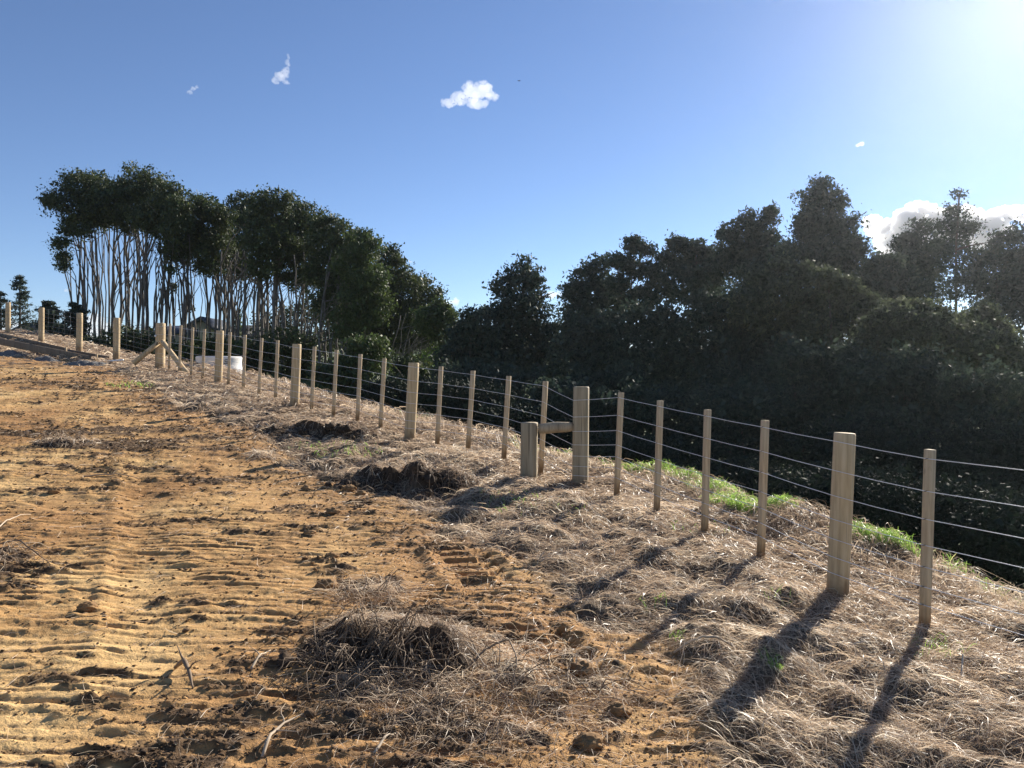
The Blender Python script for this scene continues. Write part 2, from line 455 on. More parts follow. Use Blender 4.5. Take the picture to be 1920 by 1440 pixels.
# ------------------------------------------------------------------ ground: one sheet to the horizon
def build_ground():
    yq = [-1.3, -0.8, -0.2, 0.5, 1.1, 1.6, 2.0, 2.25]
    y = 2.4
    while y < 560:
        yq.append(y)
        g = 0.0019 if y < 6.2 else 0.0027 if y < 9 else (0.0042 if y < 16 else (0.008 if y < 34 else 0.055))
        y += (y + 1.5) * g
    yq = np.array(yq)
    ud = np.arange(-0.74, 0.7401, 0.00125)
    ext = [0.74]
    st = 0.004
    while ext[-1] < 4.0:
        ext.append(ext[-1] + st); st *= 1.16
    ext = np.array(ext[1:])
    u = np.concatenate([-ext[::-1], ud, ext])
    X = u[None, :] * (yq[:, None] + 1.5); Y = np.broadcast_to(yq[:, None], X.shape)
    x = X.ravel(); yv = Y.ravel()
    Z = zfull(x, yv)
    g = grass_mask(x, yv)
    d, _ = fence_coords(x, yv)
    wild = np.maximum(sstep(1.7, 3.0, d + 0.5 * fbm(x * 0.8, yv * 0.8, 2, 71)), sstep(40, 60, yv))
    red = 0.65 * sstep(0.0, 0.5, fbm(x * 0.5, yv * 0.35, 3, 73) + 0.35 * np.exp(-(((x + 3.9) / 0.9) ** 2 + ((yv - 7.5) / 2.5) ** 2)))
    red = np.maximum(red, 0.55 * np.exp(-((grass_side(x, yv) + 0.25) / 0.55) ** 2) * sstep(4.3, 6, yv))
    nr, nc = X.shape
    i = (np.arange(nr - 1)[:, None] * nc + np.arange(nc - 1)[None, :]).ravel()
    Q = np.stack([i, i + 1, i + nc + 1, i + nc], -1)
    me = mesh_np('ground', np.stack([x, yv, Z], -1), Q, [M_GROUND],
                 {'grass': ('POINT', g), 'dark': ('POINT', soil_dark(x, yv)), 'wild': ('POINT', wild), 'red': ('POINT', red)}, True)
    tag(obj('ground', me), kind='structure')
build_ground()

# ------------------------------------------------------------------ blades
def blades(x, y, L, W, H, ang, zf=zfull, seg=3, curl=0.6, droop=0.0, tint=None, z0=None, spread=None):
    """ribbons that leave the ground at (x, y), rise by H and come down (droop=1) or stay up; returns verts, quads, tint"""
    n = len(x)
    zA = zf(x, y) if z0 is None else z0
    dx, dy = np.cos(ang), np.sin(ang)
    ex, ey = x + dx * L, y + dy * L
    zB = zf(ex, ey) if z0 is None else z0 + droop * 0
    zB = np.clip(zB, zA - 0.35, zA + 0.35)
    sx, sy = -dy, dx
    off = rng.normal(0, curl, n) * L * 0.5
    V = np.zeros((n, seg + 1, 2, 3))
    tw = rng.uniform(-1.2, 1.2, n)
    for k in range(seg + 1):
        t = k / seg
        lat = off * t * t
        hx = x + dx * L * t + sx * lat
        hy = y + dy * L * t + sy * lat
        arc = (1 - droop) * t ** 0.8 + droop * 4 * t * (1 - t)
        hz = zA + (zB - zA) * t + H * arc + 0.006
        w = W * (1 - 0.75 * t) * 0.5
        a = tw + t * 0.9
        ox, oy, oz = sx * np.cos(a) * w, sy * np.cos(a) * w, np.sin(a) * w
        V[:, k, 0] = np.stack([hx - ox, hy - oy, hz - oz], -1)
        V[:, k, 1] = np.stack([hx + ox, hy + oy, hz + oz], -1)
    base = np.arange(n)[:, None] * (2 * (seg + 1)) + 2 * np.arange(seg)[None, :]
    Q = np.stack([base, base + 1, base + 3, base + 2], -1).reshape(-1, 4)
    if tint is None: tint = rng.uniform(0, 1, n)
    return V.reshape(-1, 3), Q, np.repeat(tint, seg)

def scatter(n, y0, y1, u0=-0.78, u1=0.78, p=1.0):
    """random points on the ground in a wedge before the camera, denser near (area weight ~ y^-p)"""
    q = rng.uniform(0, 1, n)
    y = (y0 ** (2 - p) + q * (y1 ** (2 - p) - y0 ** (2 - p))) ** (1 / (2 - p))
    return rng.uniform(u0, u1, n) * (y + 0.4), y

def build_dry_grass():
    VV, QQ, TT = [], [], []; nb = 0
    def put(V, Q, T):
        nonlocal nb
        VV.append(V); QQ.append(Q + nb); TT.append(T); nb += len(V)
    # matted thatch
    x, y = scatter(820000, 2.5, 30, -0.8, 0.95, 1.15)
    d, _ = fence_coords(x, y)
    keep = (grass_mask(x, y) * (0.25 + 0.75 * sstep(-0.1, 0.6, grass_side(x, y))) > rng.uniform(0, 1, len(x))) & (rng.uniform(0, 1, len(x)) > sstep(1.0, 1.9, d))
    x, y = x[keep], y[keep]; R = np.hypot(x, y); n = len(x)
    print('thatch blades', n)
    flow = 2 * math.pi * (fbm(x * 1.1, y * 1.1, 2, 81) * 1.2) + rng.normal(0, 1.25, n) - 0.9
    L = rng.uniform(0.035, 0.16, n) * (1 + 0.03 * R) * (1 + 0.5 * (rng.uniform(0, 1, n) < 0.08))
    W = np.maximum(0.0026, 0.00072 * R) * np.exp(rng.normal(-.12, 0.5, n))
    H = L * rng.uniform(0.02, 0.36, n)
    onb = sstep(.5, 1.0, d[keep]) * (1 - sstep(1.7, 2.2, d[keep])) * (rng.uniform(0, 1, n) < .3)
    H = H + onb * rng.uniform(.03, .16, n); L = L * (1 + .6 * onb)
    tint = np.clip(rng.beta(1.7, 2.1, n) + 0.22 * fbm(x * 0.9, y * 0.9, 3, 83) + 0.09, 0, 1)
    put(*blades(x, y, L, W, H, flow, curl=0.9, droop=rng.uniform(0.45, 1.0, n), tint=tint))
    # straw left lying on the clay
    x, y = scatter(100000, 2.5, 24, -0.85, 0.6, 1.4)
    dk = soil_dark(x, y)
    keep = (grass_mask(x, y) < 0.4) & (rng.uniform(0, 1, len(x)) < 0.5 * np.exp(-(((x + 1.2) / 1.3) ** 2 + ((y - 8.3) / .8) ** 2)) + 0.08 + 0.25 * dk + 0.55 * np.exp(-(grass_side(x, y) / 0.6) ** 2) + 1.0 * np.exp(-((x - 0.05) / .9) ** 2 - ((y - 3.9) / 1.1) ** 2))
    x, y = x[keep], y[keep]; R = np.hypot(x, y); n = len(x)
    print('loose straw', n)
    put(*blades(x, y, rng.uniform(0.03, 0.13, n), np.maximum(0.0025, 0.0007 * R) * rng.uniform(.6, 1.3, n), rng.uniform(0.002, 0.02, n),
                rng.uniform(0, 6.28, n), droop=rng.uniform(0.5, 1, n), tint=np.clip(rng.beta(2.2, 1.6, n), 0, 1), seg=2))
    me = mesh_np('dry_grass', np.vstack(VV), np.vstack(QQ), [M_STRAW], {'tint': ('FACE', np.concatenate(TT))})
    tag(obj('dry_grass', me), 'matted dry brown grass covering the bank along the fence', 'dry grass', kind='stuff')
build_dry_grass()

def build_green_grass():
    VV, QQ, TT = [], [], []; nb = 0
    def patch(px, py, r0, r1, n, Lr, tint=(0.2, 1.0), lift=0.8, ang=None):
        nonlocal nb
        cx_, cy_ = px_ground(px, py) if px is not None else py
        a = rng.uniform(0, 6.28, n); q = np.sqrt(rng.uniform(0, 1, n))
        x = cx_ + np.cos(a) * q * r0; y = cy_ + np.sin(a) * q * r1
        R = np.hypot(x, y)
        L = rng.uniform(*Lr, n)
        V, Q, T = blades(x, y, L * 0.55, np.maximum(0.005, 0.0010 * R) * rng.uniform(.7, 1.4, n), L * lift, rng.uniform(0, 6.28, n), droop=rng.uniform(0, .5, n),
                         tint=rng.uniform(*tint, n))
        VV.append(V); QQ.append(Q + nb); TT.append(T); nb += len(V)
    # the brow just past the wires
    def brow(px, d0, r0, r1, n, Lr):
        u = (px - CX) / FPX
        D = np.arange(3, 30, .02); dd, _ = fence_coords(u * D, D)
        i = int(np.argmax(dd - 0.45 * fbm(u * D * 1.3, D * 1.3, 3, 63) > d0 - .15)); patch(None, (u * D[i], D[i]), r0, r1, n, Lr)
    for px, d0, r0, r1, n in [(1175, 1.45, .3, .25, 200), (1215, 1.4, .3, .25, 200), (1262, 1.35, .3, .25, 330), (1305, 1.35, .3, .25, 420), (1345, 1.3, .3, .22, 420), (1385, 1.25, .3, .25, 700),
                              (1422, 1.25, .28, .25, 800), (1458, 1.3, .2, .2, 420), (1622, 1.35, .18, .15, 300), (1655, 1.35, .2, .15, 320), (1700, 1.4, .2, .15, 150),
                              (1040, 1.5, .3, .25, 160), (1000, 1.5, .3, .25, 90), (1800, 1.5, .15, .1, 40), (1890, 1.5, .15, .1, 40), (800, 1.6, .5, .3, 60)]:
        brow(px, d0 + .05, r0 * 1.1, r1 * .7, int(n * 1.0), (0.07, 0.22))
    # tufts coming back on the bank and by the clay edge
    for px, py, r0, r1, n in [(655, 855, .5, .35, 90), (590, 838, .4, .25, 40), (1000, 958, .6, .35, 50), (940, 940, .4, .3, 40), (245, 727, .5, .4, 60),
                              (1450, 1275, .06, .05, 26), (1230, 1150, .1, .1, 14), (1310, 995, .3, .3, 20), (1270, 1220, .06, .06, 12), (1740, 1215, .16, .1, 24), (1780, 1235, .2, .1, 26), (1455, 1145, .12, .1, 12)]:
        patch(px, py, r0, r1, n, (0.04, 0.12), (0.25, 0.8), 0.8)
    me = mesh_np('green_grass', np.vstack(VV), np.vstack(QQ), [M_GREEN], {'tint': ('FACE', np.concatenate(TT))})
    tag(obj('green_grass', me), 'fresh bright green grass along the brow behind the wires', 'grass', kind='stuff')
build_green_grass()

# crumbs of soil on the clay
def ico(sub=1):
    t = (1 + 5 ** .5) / 2
    V = np.array([(-1, t, 0), (1, t, 0), (-1, -t, 0), (1, -t, 0), (0, -1, t), (0, 1, t), (0, -1, -t), (0, 1, -t), (t, 0, -1), (t, 0, 1), (-t, 0, -1), (-t, 0, 1)], float)
    V /= np.linalg.norm(V[0])
    Fc = [(0, 11, 5), (0, 5, 1), (0, 1, 7), (0, 7, 10), (0, 10, 11), (1, 5, 9), (5, 11, 4), (11, 10, 2), (10, 7, 6), (7, 1, 8), (3, 9, 4), (3, 4, 2), (3, 2, 6), (3, 6, 8), (3, 8, 9), (4, 9, 5), (2, 4, 11), (6, 2, 10), (8, 6, 7), (9, 8, 1)]
    for _ in range(sub):
        V = list(map(tuple, V)); cache = {}; NF = []
        def mid(a, b):
            k = (min(a, b), max(a, b))
            if k not in cache:
                p = (np.array(V[a]) + np.array(V[b])); p /= np.linalg.norm(p); V.append(tuple(p)); cache[k] = len(V) - 1
            return cache[k]
        for a, b, c in Fc:
            ab, bc, ca = mid(a, b), mid(b, c), mid(c, a)
            NF += [(a, ab, ca), (b, bc, ab), (c, ca, bc), (ab, bc, ca)]
        Fc = NF; V = np.array(V)
    return np.array(V), np.array(Fc)

def build_crumbs():
    V0, F0 = ico(0)
    x, y = scatter(110000, 2.5, 18, -0.85, 0.5, 1.5)
    dk = soil_dark(x, y)
    keep = (grass_mask(x, y) < 0.6) & (rng.uniform(0, 1, len(x)) < 0.07 + 0.75 * dk ** 1.5 + 0.25 * np.exp(-((grass_side(x, y) + 0.3) / 0.4) ** 2))
    x, y = x[keep], y[keep]; n = len(x)
    print('crumbs', n)
    s = 0.0022 + 0.011 * rng.beta(0.9, 6, n) * (1 + 0.12 * y) + 0.0004 * y
    big = rng.uniform(0, 1, n) < 0.012
    s = np.where(big, s * 1.9, s)
    jit = rng.uniform(0.45, 1.4, (n, 12, 1)); sc = rng.uniform(0.6, 1.5, (n, 1, 3)) * np.array([1.2, 1, 0.65])
    z = zfull(x, y) + s * 0.35
    V = V0[None] * jit * sc * s[:, None, None] + np.stack([x, y, z], -1)[:, None, :]
    Q = (F0[None] + (np.arange(n) * 12)[:, None, None]).reshape(-1, 3)
    me = mesh_np('soil_crumbs', V.reshape(-1, 3), Q, [M_CRUMB], {'tint': ('FACE', np.repeat(np.clip(rng.beta(1.5, 2.2, n) + 0.1 - 0.2 * dk[keep], 0, 1), 20))})
    tag(obj('soil_crumbs', me), 'loose dark crumbs of soil strewn over the clay track', 'soil crumbs', kind='stuff')
M_CRUMB = mat_blade('soil_crumb', [(0.0, (0.035, 0.022, 0.013)), (0.45, (0.12, 0.07, 0.034)), (1.0, (0.42, 0.25, 0.10))], 0.0, 0.95)
build_crumbs()

# ------------------------------------------------------------------ fences
def fence_hit(px):
    """depth where the sight line through column px meets the fence line in plan"""
    u = (px - CX) / FPX
    best = None
    for (ax, ay), (bx, by) in zip(FENCE[:-1], FENCE[1:]):
        den = (bx - ax) - u * (by - ay)
        if abs(den) < 1e-9: continue
        t = (u * ay - ax) / den
        if -1e-6 <= t <= 1 + 1e-6:
            D = ay + t * (by - ay)
            if D > 0.5 and (best is None or D < best): best = D
    return best

def round_post(G, p0, p1, r, sides=20, taper=0.96, flat=0.0, lump=0.03, bevel=0.06):
    p0 = np.asarray(p0, float); p1 = np.asarray(p1, float)
    ax = p1 - p0; L = np.linalg.norm(ax); ax /= L
    e1 = np.cross(ax, [0.2, 1, 0.1]); e1 /= np.linalg.norm(e1); e2 = np.cross(ax, e1)
    ts = [0, 0.2, 0.4, 0.6, 0.8, 1 - bevel * r * 2 / L, 1.0]
    rs = [1, 1, .99, .985, .98, taper, taper * (1 - bevel)]
    th = np.linspace(0, 2 * math.pi, sides, endpoint=False)
    prof = np.ones(sides)
    if flat: prof = np.minimum(1.0, (1 - flat) / np.maximum(np.abs(np.cos(th)), np.abs(np.sin(th))))
    prof = prof * (1 + lump * np.array([math.sin(2.1 * a + r * 90) * .5 + math.sin(3.3 * a + 5 * L) * .5 for a in th]))
    V = []
    for t, q in zip(ts, rs):
        bend = 0.004 * math.sin(3 * t + r * 40)
        for a, pr in zip(th, prof):
            V.append(p0 + ax * L * t + (e1 * (math.cos(a) * pr + bend) + e2 * math.sin(a) * pr) * r * q)
    n = len(ts)
    Q = [(k * sides + i, k * sides + (i + 1) % sides, (k + 1) * sides + (i + 1) % sides, (k + 1) * sides + i) for k in range(n - 1) for i in range(sides)]
    V += [p1, p0]
    o_ = (n - 1) * sides
    Q += [(len(V) - 2, o_ + i, o_ + i + 1, o_ + (i + 2) % sides) for i in range(0, sides, 2)]
    Q += [(len(V) - 1, (i + 2) % sides, i + 1, i) for i in range(0, sides, 2)]
    G.add(V, Q)

def square_post(G, p0, p1, wx, wy, yaw, ch=0.2):
    p0 = np.asarray(p0, float); p1 = np.asarray(p1, float)
    ax = p1 - p0; L = np.linalg.norm(ax); ax /= L
    e1 = np.array([math.cos(yaw), math.sin(yaw), 0]); e1 -= ax * e1.dot(ax); e1 /= np.linalg.norm(e1); e2 = np.cross(ax, e1)
    c = ch
    prof = [(-1, -1 + c), (-1 + c, -1), (1 - c, -1), (1, -1 + c), (1, 1 - c), (1 - c, 1), (-1 + c, 1), (-1, 1 - c)]
    ts = [0, .33, .66, 1 - 0.004 / L, 1]; rs = [1, 1, 1, 1, .9]
    V = []
    for t, q in zip(ts, rs):
        for a, b in prof:
            V.append(p0 + ax * L * t + (e1 * a * wx * .5 + e2 * b * wy * .5) * q)
    n = len(ts)
    Q = [(k * 8 + i, k * 8 + (i + 1) % 8, (k + 1) * 8 + (i + 1) % 8, (k + 1) * 8 + i) for k in range(n - 1) for i in range(8)]
    V += [p1, p0]; o_ = (n - 1) * 8
    Q += [(len(V) - 2, o_ + i, o_ + i + 1, o_ + (i + 2) % 8) for i in range(0, 8, 2)] + [(len(V) - 1, (i + 2) % 8, i + 1, i) for i in range(0, 8, 2)]
    G.add(V, Q)

# kind, x top, y top, x base, y base
UPRIGHTS = [('b', 1745, 843, 1737, 1182), ('p', 1585, 812, 1573, 1115), ('b', 1435, 788, 1428, 1040), ('b', 1327, 768, 1322, 998), ('b', 1238, 751, 1232, 957),
            ('b', 1164.5, 736, 1157, 921), ('S', 1090, 725, 1088, 915), ('b', 1023, 715, 1014, 882), ('b', 954, 705, 945, 853), ('b', 887, 695, 878, 834), ('b', 827, 687, 820, 826),
            ('p', 776, 680, 768, 822), ('b', 721, 672, 713, 801), ('b', 676, 664, 670, 784), ('b', 631, 656, 625, 777), ('b', 590, 650, 584, 768), ('p', 557, 645, 552, 760),
            ('b', 521, 638, 516, 750), ('b', 491, 634, 485, 742), ('b', 460, 628, 456, 730), ('b', 432, 623, 428, 722), ('p', 413, 620, 409, 718), ('b', 384, 617, 380, 710),
            ('b', 362, 614, 358, 707), ('b', 340, 610, 336, 700), ('b', 319.5, 607, 317, 696), ('S', 302, 606, 300, 690)]
WIRE_F = [0.05, 0.23, 0.385, 0.53, 0.65, 0.76, 0.86]

def build_wire_fence():
    root_p = px_at(1573, 1115, 5.30)
    root = thing('wire_fence', 'new seven wire fence of tan timber posts and thin battens running up the grassy bank', 'fence', tuple(root_p))
    def part(name, G, m, parent=root, label=None, smooth=True, org=None):
        o = obj(name, G.mesh(name, [m], smooth))
        if org is not None:
            M = np.asarray(org, float)
            o.data.transform(__import__('mathutils').Matrix.Translation(Vector(-M)))
            o.location = Vector(M)
        o.location = Vector(o.location) - (Vector(root_p) if parent is root else Vector((0, 0, 0)))
        o.parent = parent
        if label: o['label'] = label
        return o
    lines = [[] for _ in WIRE_F]
    # the next post, out of frame to the right, so the wires run on
    ups = [('p', None, None, None, None)] + UPRIGHTS
    for i, (k, xt, yt, xb, yb) in enumerate(ups):
        if xt is None:
            b = np.array([3.95, 2.32, -1.66]); t = np.array([3.93, 2.32, -0.50])
        else:
            D = fence_hit(xb)
            b = px_at(xb, yb, D); t = px_at(xt, yt, D)
        ax = (t - b) / np.linalg.norm(t - b)
        below = b - ax * (0.30 if k != 'b' else 0.05)
        nx = np.array([-b[0], -b[1]]); seg = None
        dvec = np.array([-.387, .922]) if b[1] < 8.9 else np.array([-.695, .719])
        nrm = np.array([-dvec[1], dvec[0], 0])               # towards the camera side
        yaw = math.atan2(dvec[1], dvec[0])
        G = Geo()
        if k == 'p':
            r = 0.075 if b[1] < 7 else 0.083
            round_post(G, below, t, r, 22); half = r
            part('fence_post', G, M_POST, org=b)
        elif k == 'S':
            r = 0.108 if b[1] < 12 else 0.118
            round_post(G, below, t, r, 24, 0.97, 0.14 if b[1] < 12 else 0.0, 0.02); half = r * 0.93
            P = part('strainer_post', G, M_GREY if b[1] < 12 else M_POST, org=b,
                     label='thick grey square-edged strainer post' if b[1] < 12 else 'thick round strainer post at the bend with two props')
        else:
            G2 = None
            square_post(G, below, t, 0.056, 0.048, yaw, 0.16); half = 0.024
            P = part('batten', G, M_BATTEN, org=b)
            if b[1] < 9 and xt is not None:
                for f in WIRE_F:
                    S_ = Geo(); c = t + (b - t) * f + nrm * (half + 0.004)
                    S_.tube([c - np.array([dvec[0], dvec[1], 0]) * 0.012 + ax * .004, c + nrm * 0.004, c + np.array([dvec[0], dvec[1], 0]) * 0.012 - ax * .004], 0.0022, 6)
                    so = obj('staple', S_.mesh('staple', [M_STAPLE])); so.parent = P
                    so.location = -Vector(b)
        for w, f in enumerate(WIRE_F):
            H = 1.13 if k != 'S' else 1.13
            c = t + (b - t) * f
            if k == 'S': c = b + ax * 1.10 * (1 - f)
            lines[w].append(c + nrm * (half + 0.003))
    for w, P in enumerate(lines):
        G = Geo(); Q = [P[0]]
        for a, b in zip(P[:-1], P[1:]):
            m = (a + b) / 2; m[2] -= 0.004
            Q += [m, b]
        G.tube(Q, 0.0024, 6)
        part('wire', G, M_WIRE)
    # the breast: short post and cross rail tied to the strainer
    b = px_at(991, 912, 8.98); t = px_at(993, 792, 8.98)
    G = Geo(); round_post(G, b - np.array([0, 0, 0.3]), t, 0.112, 24, 0.985, 0.10, 0.02)
    part('stub_post', G, M_GREY, org=b, label='short thick grey post beside the strainer')
    a_ = px_at(1011, 804, 8.95); c_ = px_at(1078, 800, 8.88)
    G = Geo(); G.tube([a_, a_ * .75 + c_ * .25, (a_ + c_) / 2 + np.array([0, 0, .006]), a_ * .25 + c_ * .75, c_], [.060, .066, .066, .062, .050], 16)
    part('cross_rail', G, M_RAIL, org=(a_ + c_) / 2, label='short horizontal rail between stub post and strainer')
    # diagonal props of the far strainer
    for (p, q) in (((305, 640), (353, 704)), ((298, 642), (250, 682))):
        A = px_at(p[0], p[1], 18.85)
        gx, gy = (px_at(q[0], q[1], 18.0 if q[0] > 300 else 18.6)[:2])
        B = px_at(q[0], q[1], gy)
        G = Geo(); G.tube([A, A * .66 + B * .34, A * .33 + B * .67, B], [.058, .062, .064, .066], 12)
        part('diagonal_prop', G, M_PROP, org=(A + B) / 2)
    G = Geo(); V_, F_ = ico(1); c = px_at(292, 630, 18.9)
    Vv = V_ * .028 + c
    me = mesh_np('insulator', Vv, F_, [M_WHITE], None, True)
    io = obj('insulator', me); io.location = -Vector(root_p); io.parent = root
build_wire_fence()

def build_net_fence():
    posts = [(220, 596, 218, 668), (150.5, 587, 148.5, 655), (79, 577, 77.5, 641), (16.5, 567, 15.5, 626), (-52, 556, -53, 610)]
    P = []
    base = px_at(148, 655, fence_hit(148))
    root = thing('netting_fence', 'wire netting fence on round posts climbing the rise at the far left', 'fence', tuple(base))
    for (xt, yt, xb, yb) in posts:
        D = fence_hit(xb); b = px_at(xb, yb, D); t = px_at(xt, yt, D)
        G = Geo(); round_post(G, b - np.array([0, 0, .3]), t, 0.088, 18)
        o = obj('fence_post', G.mesh('fence_post', [M_POST], True)); o.data.transform(__import__('mathutils').Matrix.Translation(-Vector(b)))
        o.location = Vector(b) - Vector(base); o.parent = root
        P.append((b, t))
    s = px_at(300, 690, fence_hit(300)); P.insert(0, (s, s + np.array([.02, 0, 1.05])))
    nrm = np.array([-.68, -.73, 0]) * 0.09
    for k, ((b0, t0), (b1, t1)) in enumerate(zip(P[:-1], P[1:])):
        G = Geo()
        for f in (0.02, .14, .26, .38, .50, .62, .73, .83, .92):
            G.tube([t0 + (b0 - t0) * f + nrm, t1 + (b1 - t1) * f + nrm], 0.0026, 4)
        n = int(np.linalg.norm(b1 - b0) / 0.45)
        for i in range(1, n):
            q = i / n; T = t0 + (t1 - t0) * q + nrm; B = b0 + (b1 - b0) * q + nrm
            G.tube([T + (B - T) * .02, T + (B - T) * .92], 0.0013, 4)
        o = obj('netting', G.mesh('netting', [M_NET])); o.location = -Vector(base); o.parent = root
build_net_fence()

# ------------------------------------------------------------------ torn turf clumps, roots, clods
def clump(label, px, py, w, dpt, h, nb, nroot, bl=(0.12, 0.34), seed=0, tint_shift=-0.1, fw=0.0026, name='grass_clump', torn=True):
    cx_, cy_ = px_ground(px, py)
    cz = float(zbase(cx_, cy_))
    R = math.hypot(cx_, cy_)
    root = thing(name, label, 'turf clump', (cx_, cy_, cz), 'torn clumps of dry turf along the track')
    lr = np.random.default_rng(seed)
    fx, fy_ = -0.42, -0.91                     # the torn face looks back down the track
    def top(x, y):
        q = (np.abs(x) / (w / 2)) ** 2.4 + (np.abs(y) / (dpt / 2)) ** 2.4
        q = q * (1 + 0.30 * fbm(x * 3 / w + seed, y * 3 / w, 2, 94))
        p = (x * fx + y * fy_) / (dpt / 2) + 0.55 * fbm(x * 4.5 + seed, y * 4.5, 4, 96)
        if torn:
            prof = (1 - sstep(0.12, 0.50, p)) * (0.30 + 0.70 * sstep(-1.0, 0.25, p))
        else:
            prof = 0.8
        hh = h * np.maximum(0, 1 - q) ** 0.6 * prof * (0.70 + 0.55 * sstep(-.6, .6, fbm(x * 3.4 + seed, y * 3.4, 3, 90 + seed)))
        return hh + 0.06 * fbm(x * 8, y * 8 + seed, 4, 91) * (q < 1.1) * sstep(0, .3, 1.1 - q)
    N = 70
    gx, gy = np.meshgrid(np.linspace(-w * .62, w * .62, N), np.linspace(-dpt * .62, dpt * .62, N))
    gz = top(gx, gy) + (zfull(gx.ravel() + cx_, gy.ravel() + cy_).reshape(N, N) - cz) - 0.03
    i = (np.arange(N - 1)[:, None] * N + np.arange(N - 1)[None, :]).ravel()
    me = mesh_np('turf', np.stack([gx, gy, gz], -1).reshape(-1, 3), np.stack([i, i + 1, i + N + 1, i + N], -1), [M_SOIL], None, True)
    obj('turf', me, root)
    if torn:
        m = int(150 * w); Vc, Fc = ico(1)
        a = lr.uniform(-3.3, -0.7, m); q = lr.uniform(.35, 1.25, m)
        cxn = np.cos(a) * q * w * .5; cyn = np.sin(a) * q * dpt * .5
        zc = top(cxn, cyn) + (zfull(cxn + cx_, cyn + cy_) - cz) - .02
        sc = lr.uniform(.006, .020, m) * (1 + .10 * R) * np.where(lr.uniform(0, 1, m) < .1, 1.8, 1)
        Vv = Vc[None] * lr.uniform(.55, 1.35, (m, len(Vc), 1)) * sc[:, None, None] + np.stack([cxn, cyn, zc + sc * .3], -1)[:, None, :]
        co_ = obj('crumbled_soil', mesh_np('crumbled_soil', Vv.reshape(-1, 3), (Fc[None] + (np.arange(m) * len(Vc))[:, None, None]).reshape(-1, 3), [M_SOIL]), root)
        co_['kind'] = 'stuff'
    # dry stems hanging out of it
    a = lr.uniform(0, 6.283, nb); q = np.sqrt(lr.uniform(0, 1, nb)) * 0.98
    x = np.cos(a) * q * w * .5; y = np.sin(a) * q * dpt * .5
    z0 = top(x, y) + (zfull(x + cx_, y + cy_) - cz) - 0.02
    out = np.arctan2(y, x) + lr.normal(0, 2.0, nb)
    keep = lr.uniform(0, 1, nb) < np.where((x * fx + y * fy_) / (dpt / 2) > 0.08, 0.14 if torn else .8, 1.0)
    L = lr.uniform(*bl, nb)
    zf2 = lambda X, Y: top(X, Y) + (zfull(X + cx_, Y + cy_) - cz) - 0.015
    tint = np.clip(lr.beta(1.5, 2.4, nb) + tint_shift + 0.25 * (y > 0), 0, 1)
    x, y, L, out, tint = x[keep], y[keep], L[keep], out[keep], tint[keep]; nb = len(x)
    V, Q, T = blades(x, y, L, np.maximum(fw, 0.0007 * R) * lr.uniform(.6, 1.5, nb), L * lr.uniform(0.02, 0.30, nb) * np.where(lr.uniform(0, 1, nb) < .12, 2.4, 1), out, zf=zf2, curl=0.9, droop=lr.uniform(.5, 1, nb), tint=tint)
    obj('dry_stems', mesh_np('dry_stems', V, Q, [M_STRAW], {'tint': ('FACE', T)}), root)
    if nroot:
        G = Geo()
        for k in range(nroot):
            a = lr.uniform(-3.0, -0.9) if torn else lr.uniform(0, 6.28); q = lr.uniform(0.15, 0.95)
            x0, y0 = math.cos(a) * q * w * .5, math.sin(a) * q * dpt * .5
            th = a + lr.normal(0, 1.0); Lk = lr.uniform(0.12, 0.42)
            P = []; lift = lr.uniform(0.01, 0.12)
            for t in np.linspace(0, 1, 7):
                X = x0 + math.cos(th) * Lk * t; Y = y0 + math.sin(th) * Lk * t
                th += lr.normal(0, 0.22)
                P.append((X, Y, float(zf2(np.array([X]), np.array([Y]))[0]) + 0.02 + lift * math.sin(math.pi * t)))
            G.tube(P, np.linspace(lr.uniform(.0018, .0042), .0012, 7), 5, lr.uniform(0, .42 if torn else .8))
        obj('roots', G.mesh('roots', [M_ROOT], True), root)
    return root
clump('big dark torn turf clump with tangled roots, nearest one at the edge of the clay', 735, 1235, 1.0, 0.85, 0.16, 3400, 190, (0.04, 0.15), 3, -0.10)
clump('long low dark turf clump left of the short stub post', 775, 912, 1.8, 0.8, 0.24, 3000, 60, (0.06, 0.22), 5)
clump('narrow dark upturned slab of turf beyond the long low clump', 600, 812, 1.7, 0.45, 0.17, 1100, 14, (0.08, 0.22), 8)
clump('small rooty heap of turf on the left of the clay track', 120, 838, 0.85, 0.45, 0.07, 420, 46, (0.05, 0.16), 11, 0.1, torn=False)
clump('tiny pale straw tuft on the clay near the grass border', 488, 858, 0.30, 0.25, 0.10, 260, 0, (0.08, 0.22), 13, 0.2, torn=False)
clump('spread-out heap of stalks and roots right of the big clump', 905, 1300, 1.5, 1.1, 0.03, 4200, 90, (0.04, 0.20), 17, 0.2, torn=False)
clump('low dark scrap of turf beside the cleated wheel print', 690, 1120, 0.5, 0.35, 0.025, 500, 20, (0.1, 0.3), 19, 0.18, torn=False)
clump('dark turf scrap at the left frame edge under the thin twig', 5, 1060, 0.5, 0.4, 0.03, 120, 30, (0.05, 0.16), 23, -0.05, torn=False)

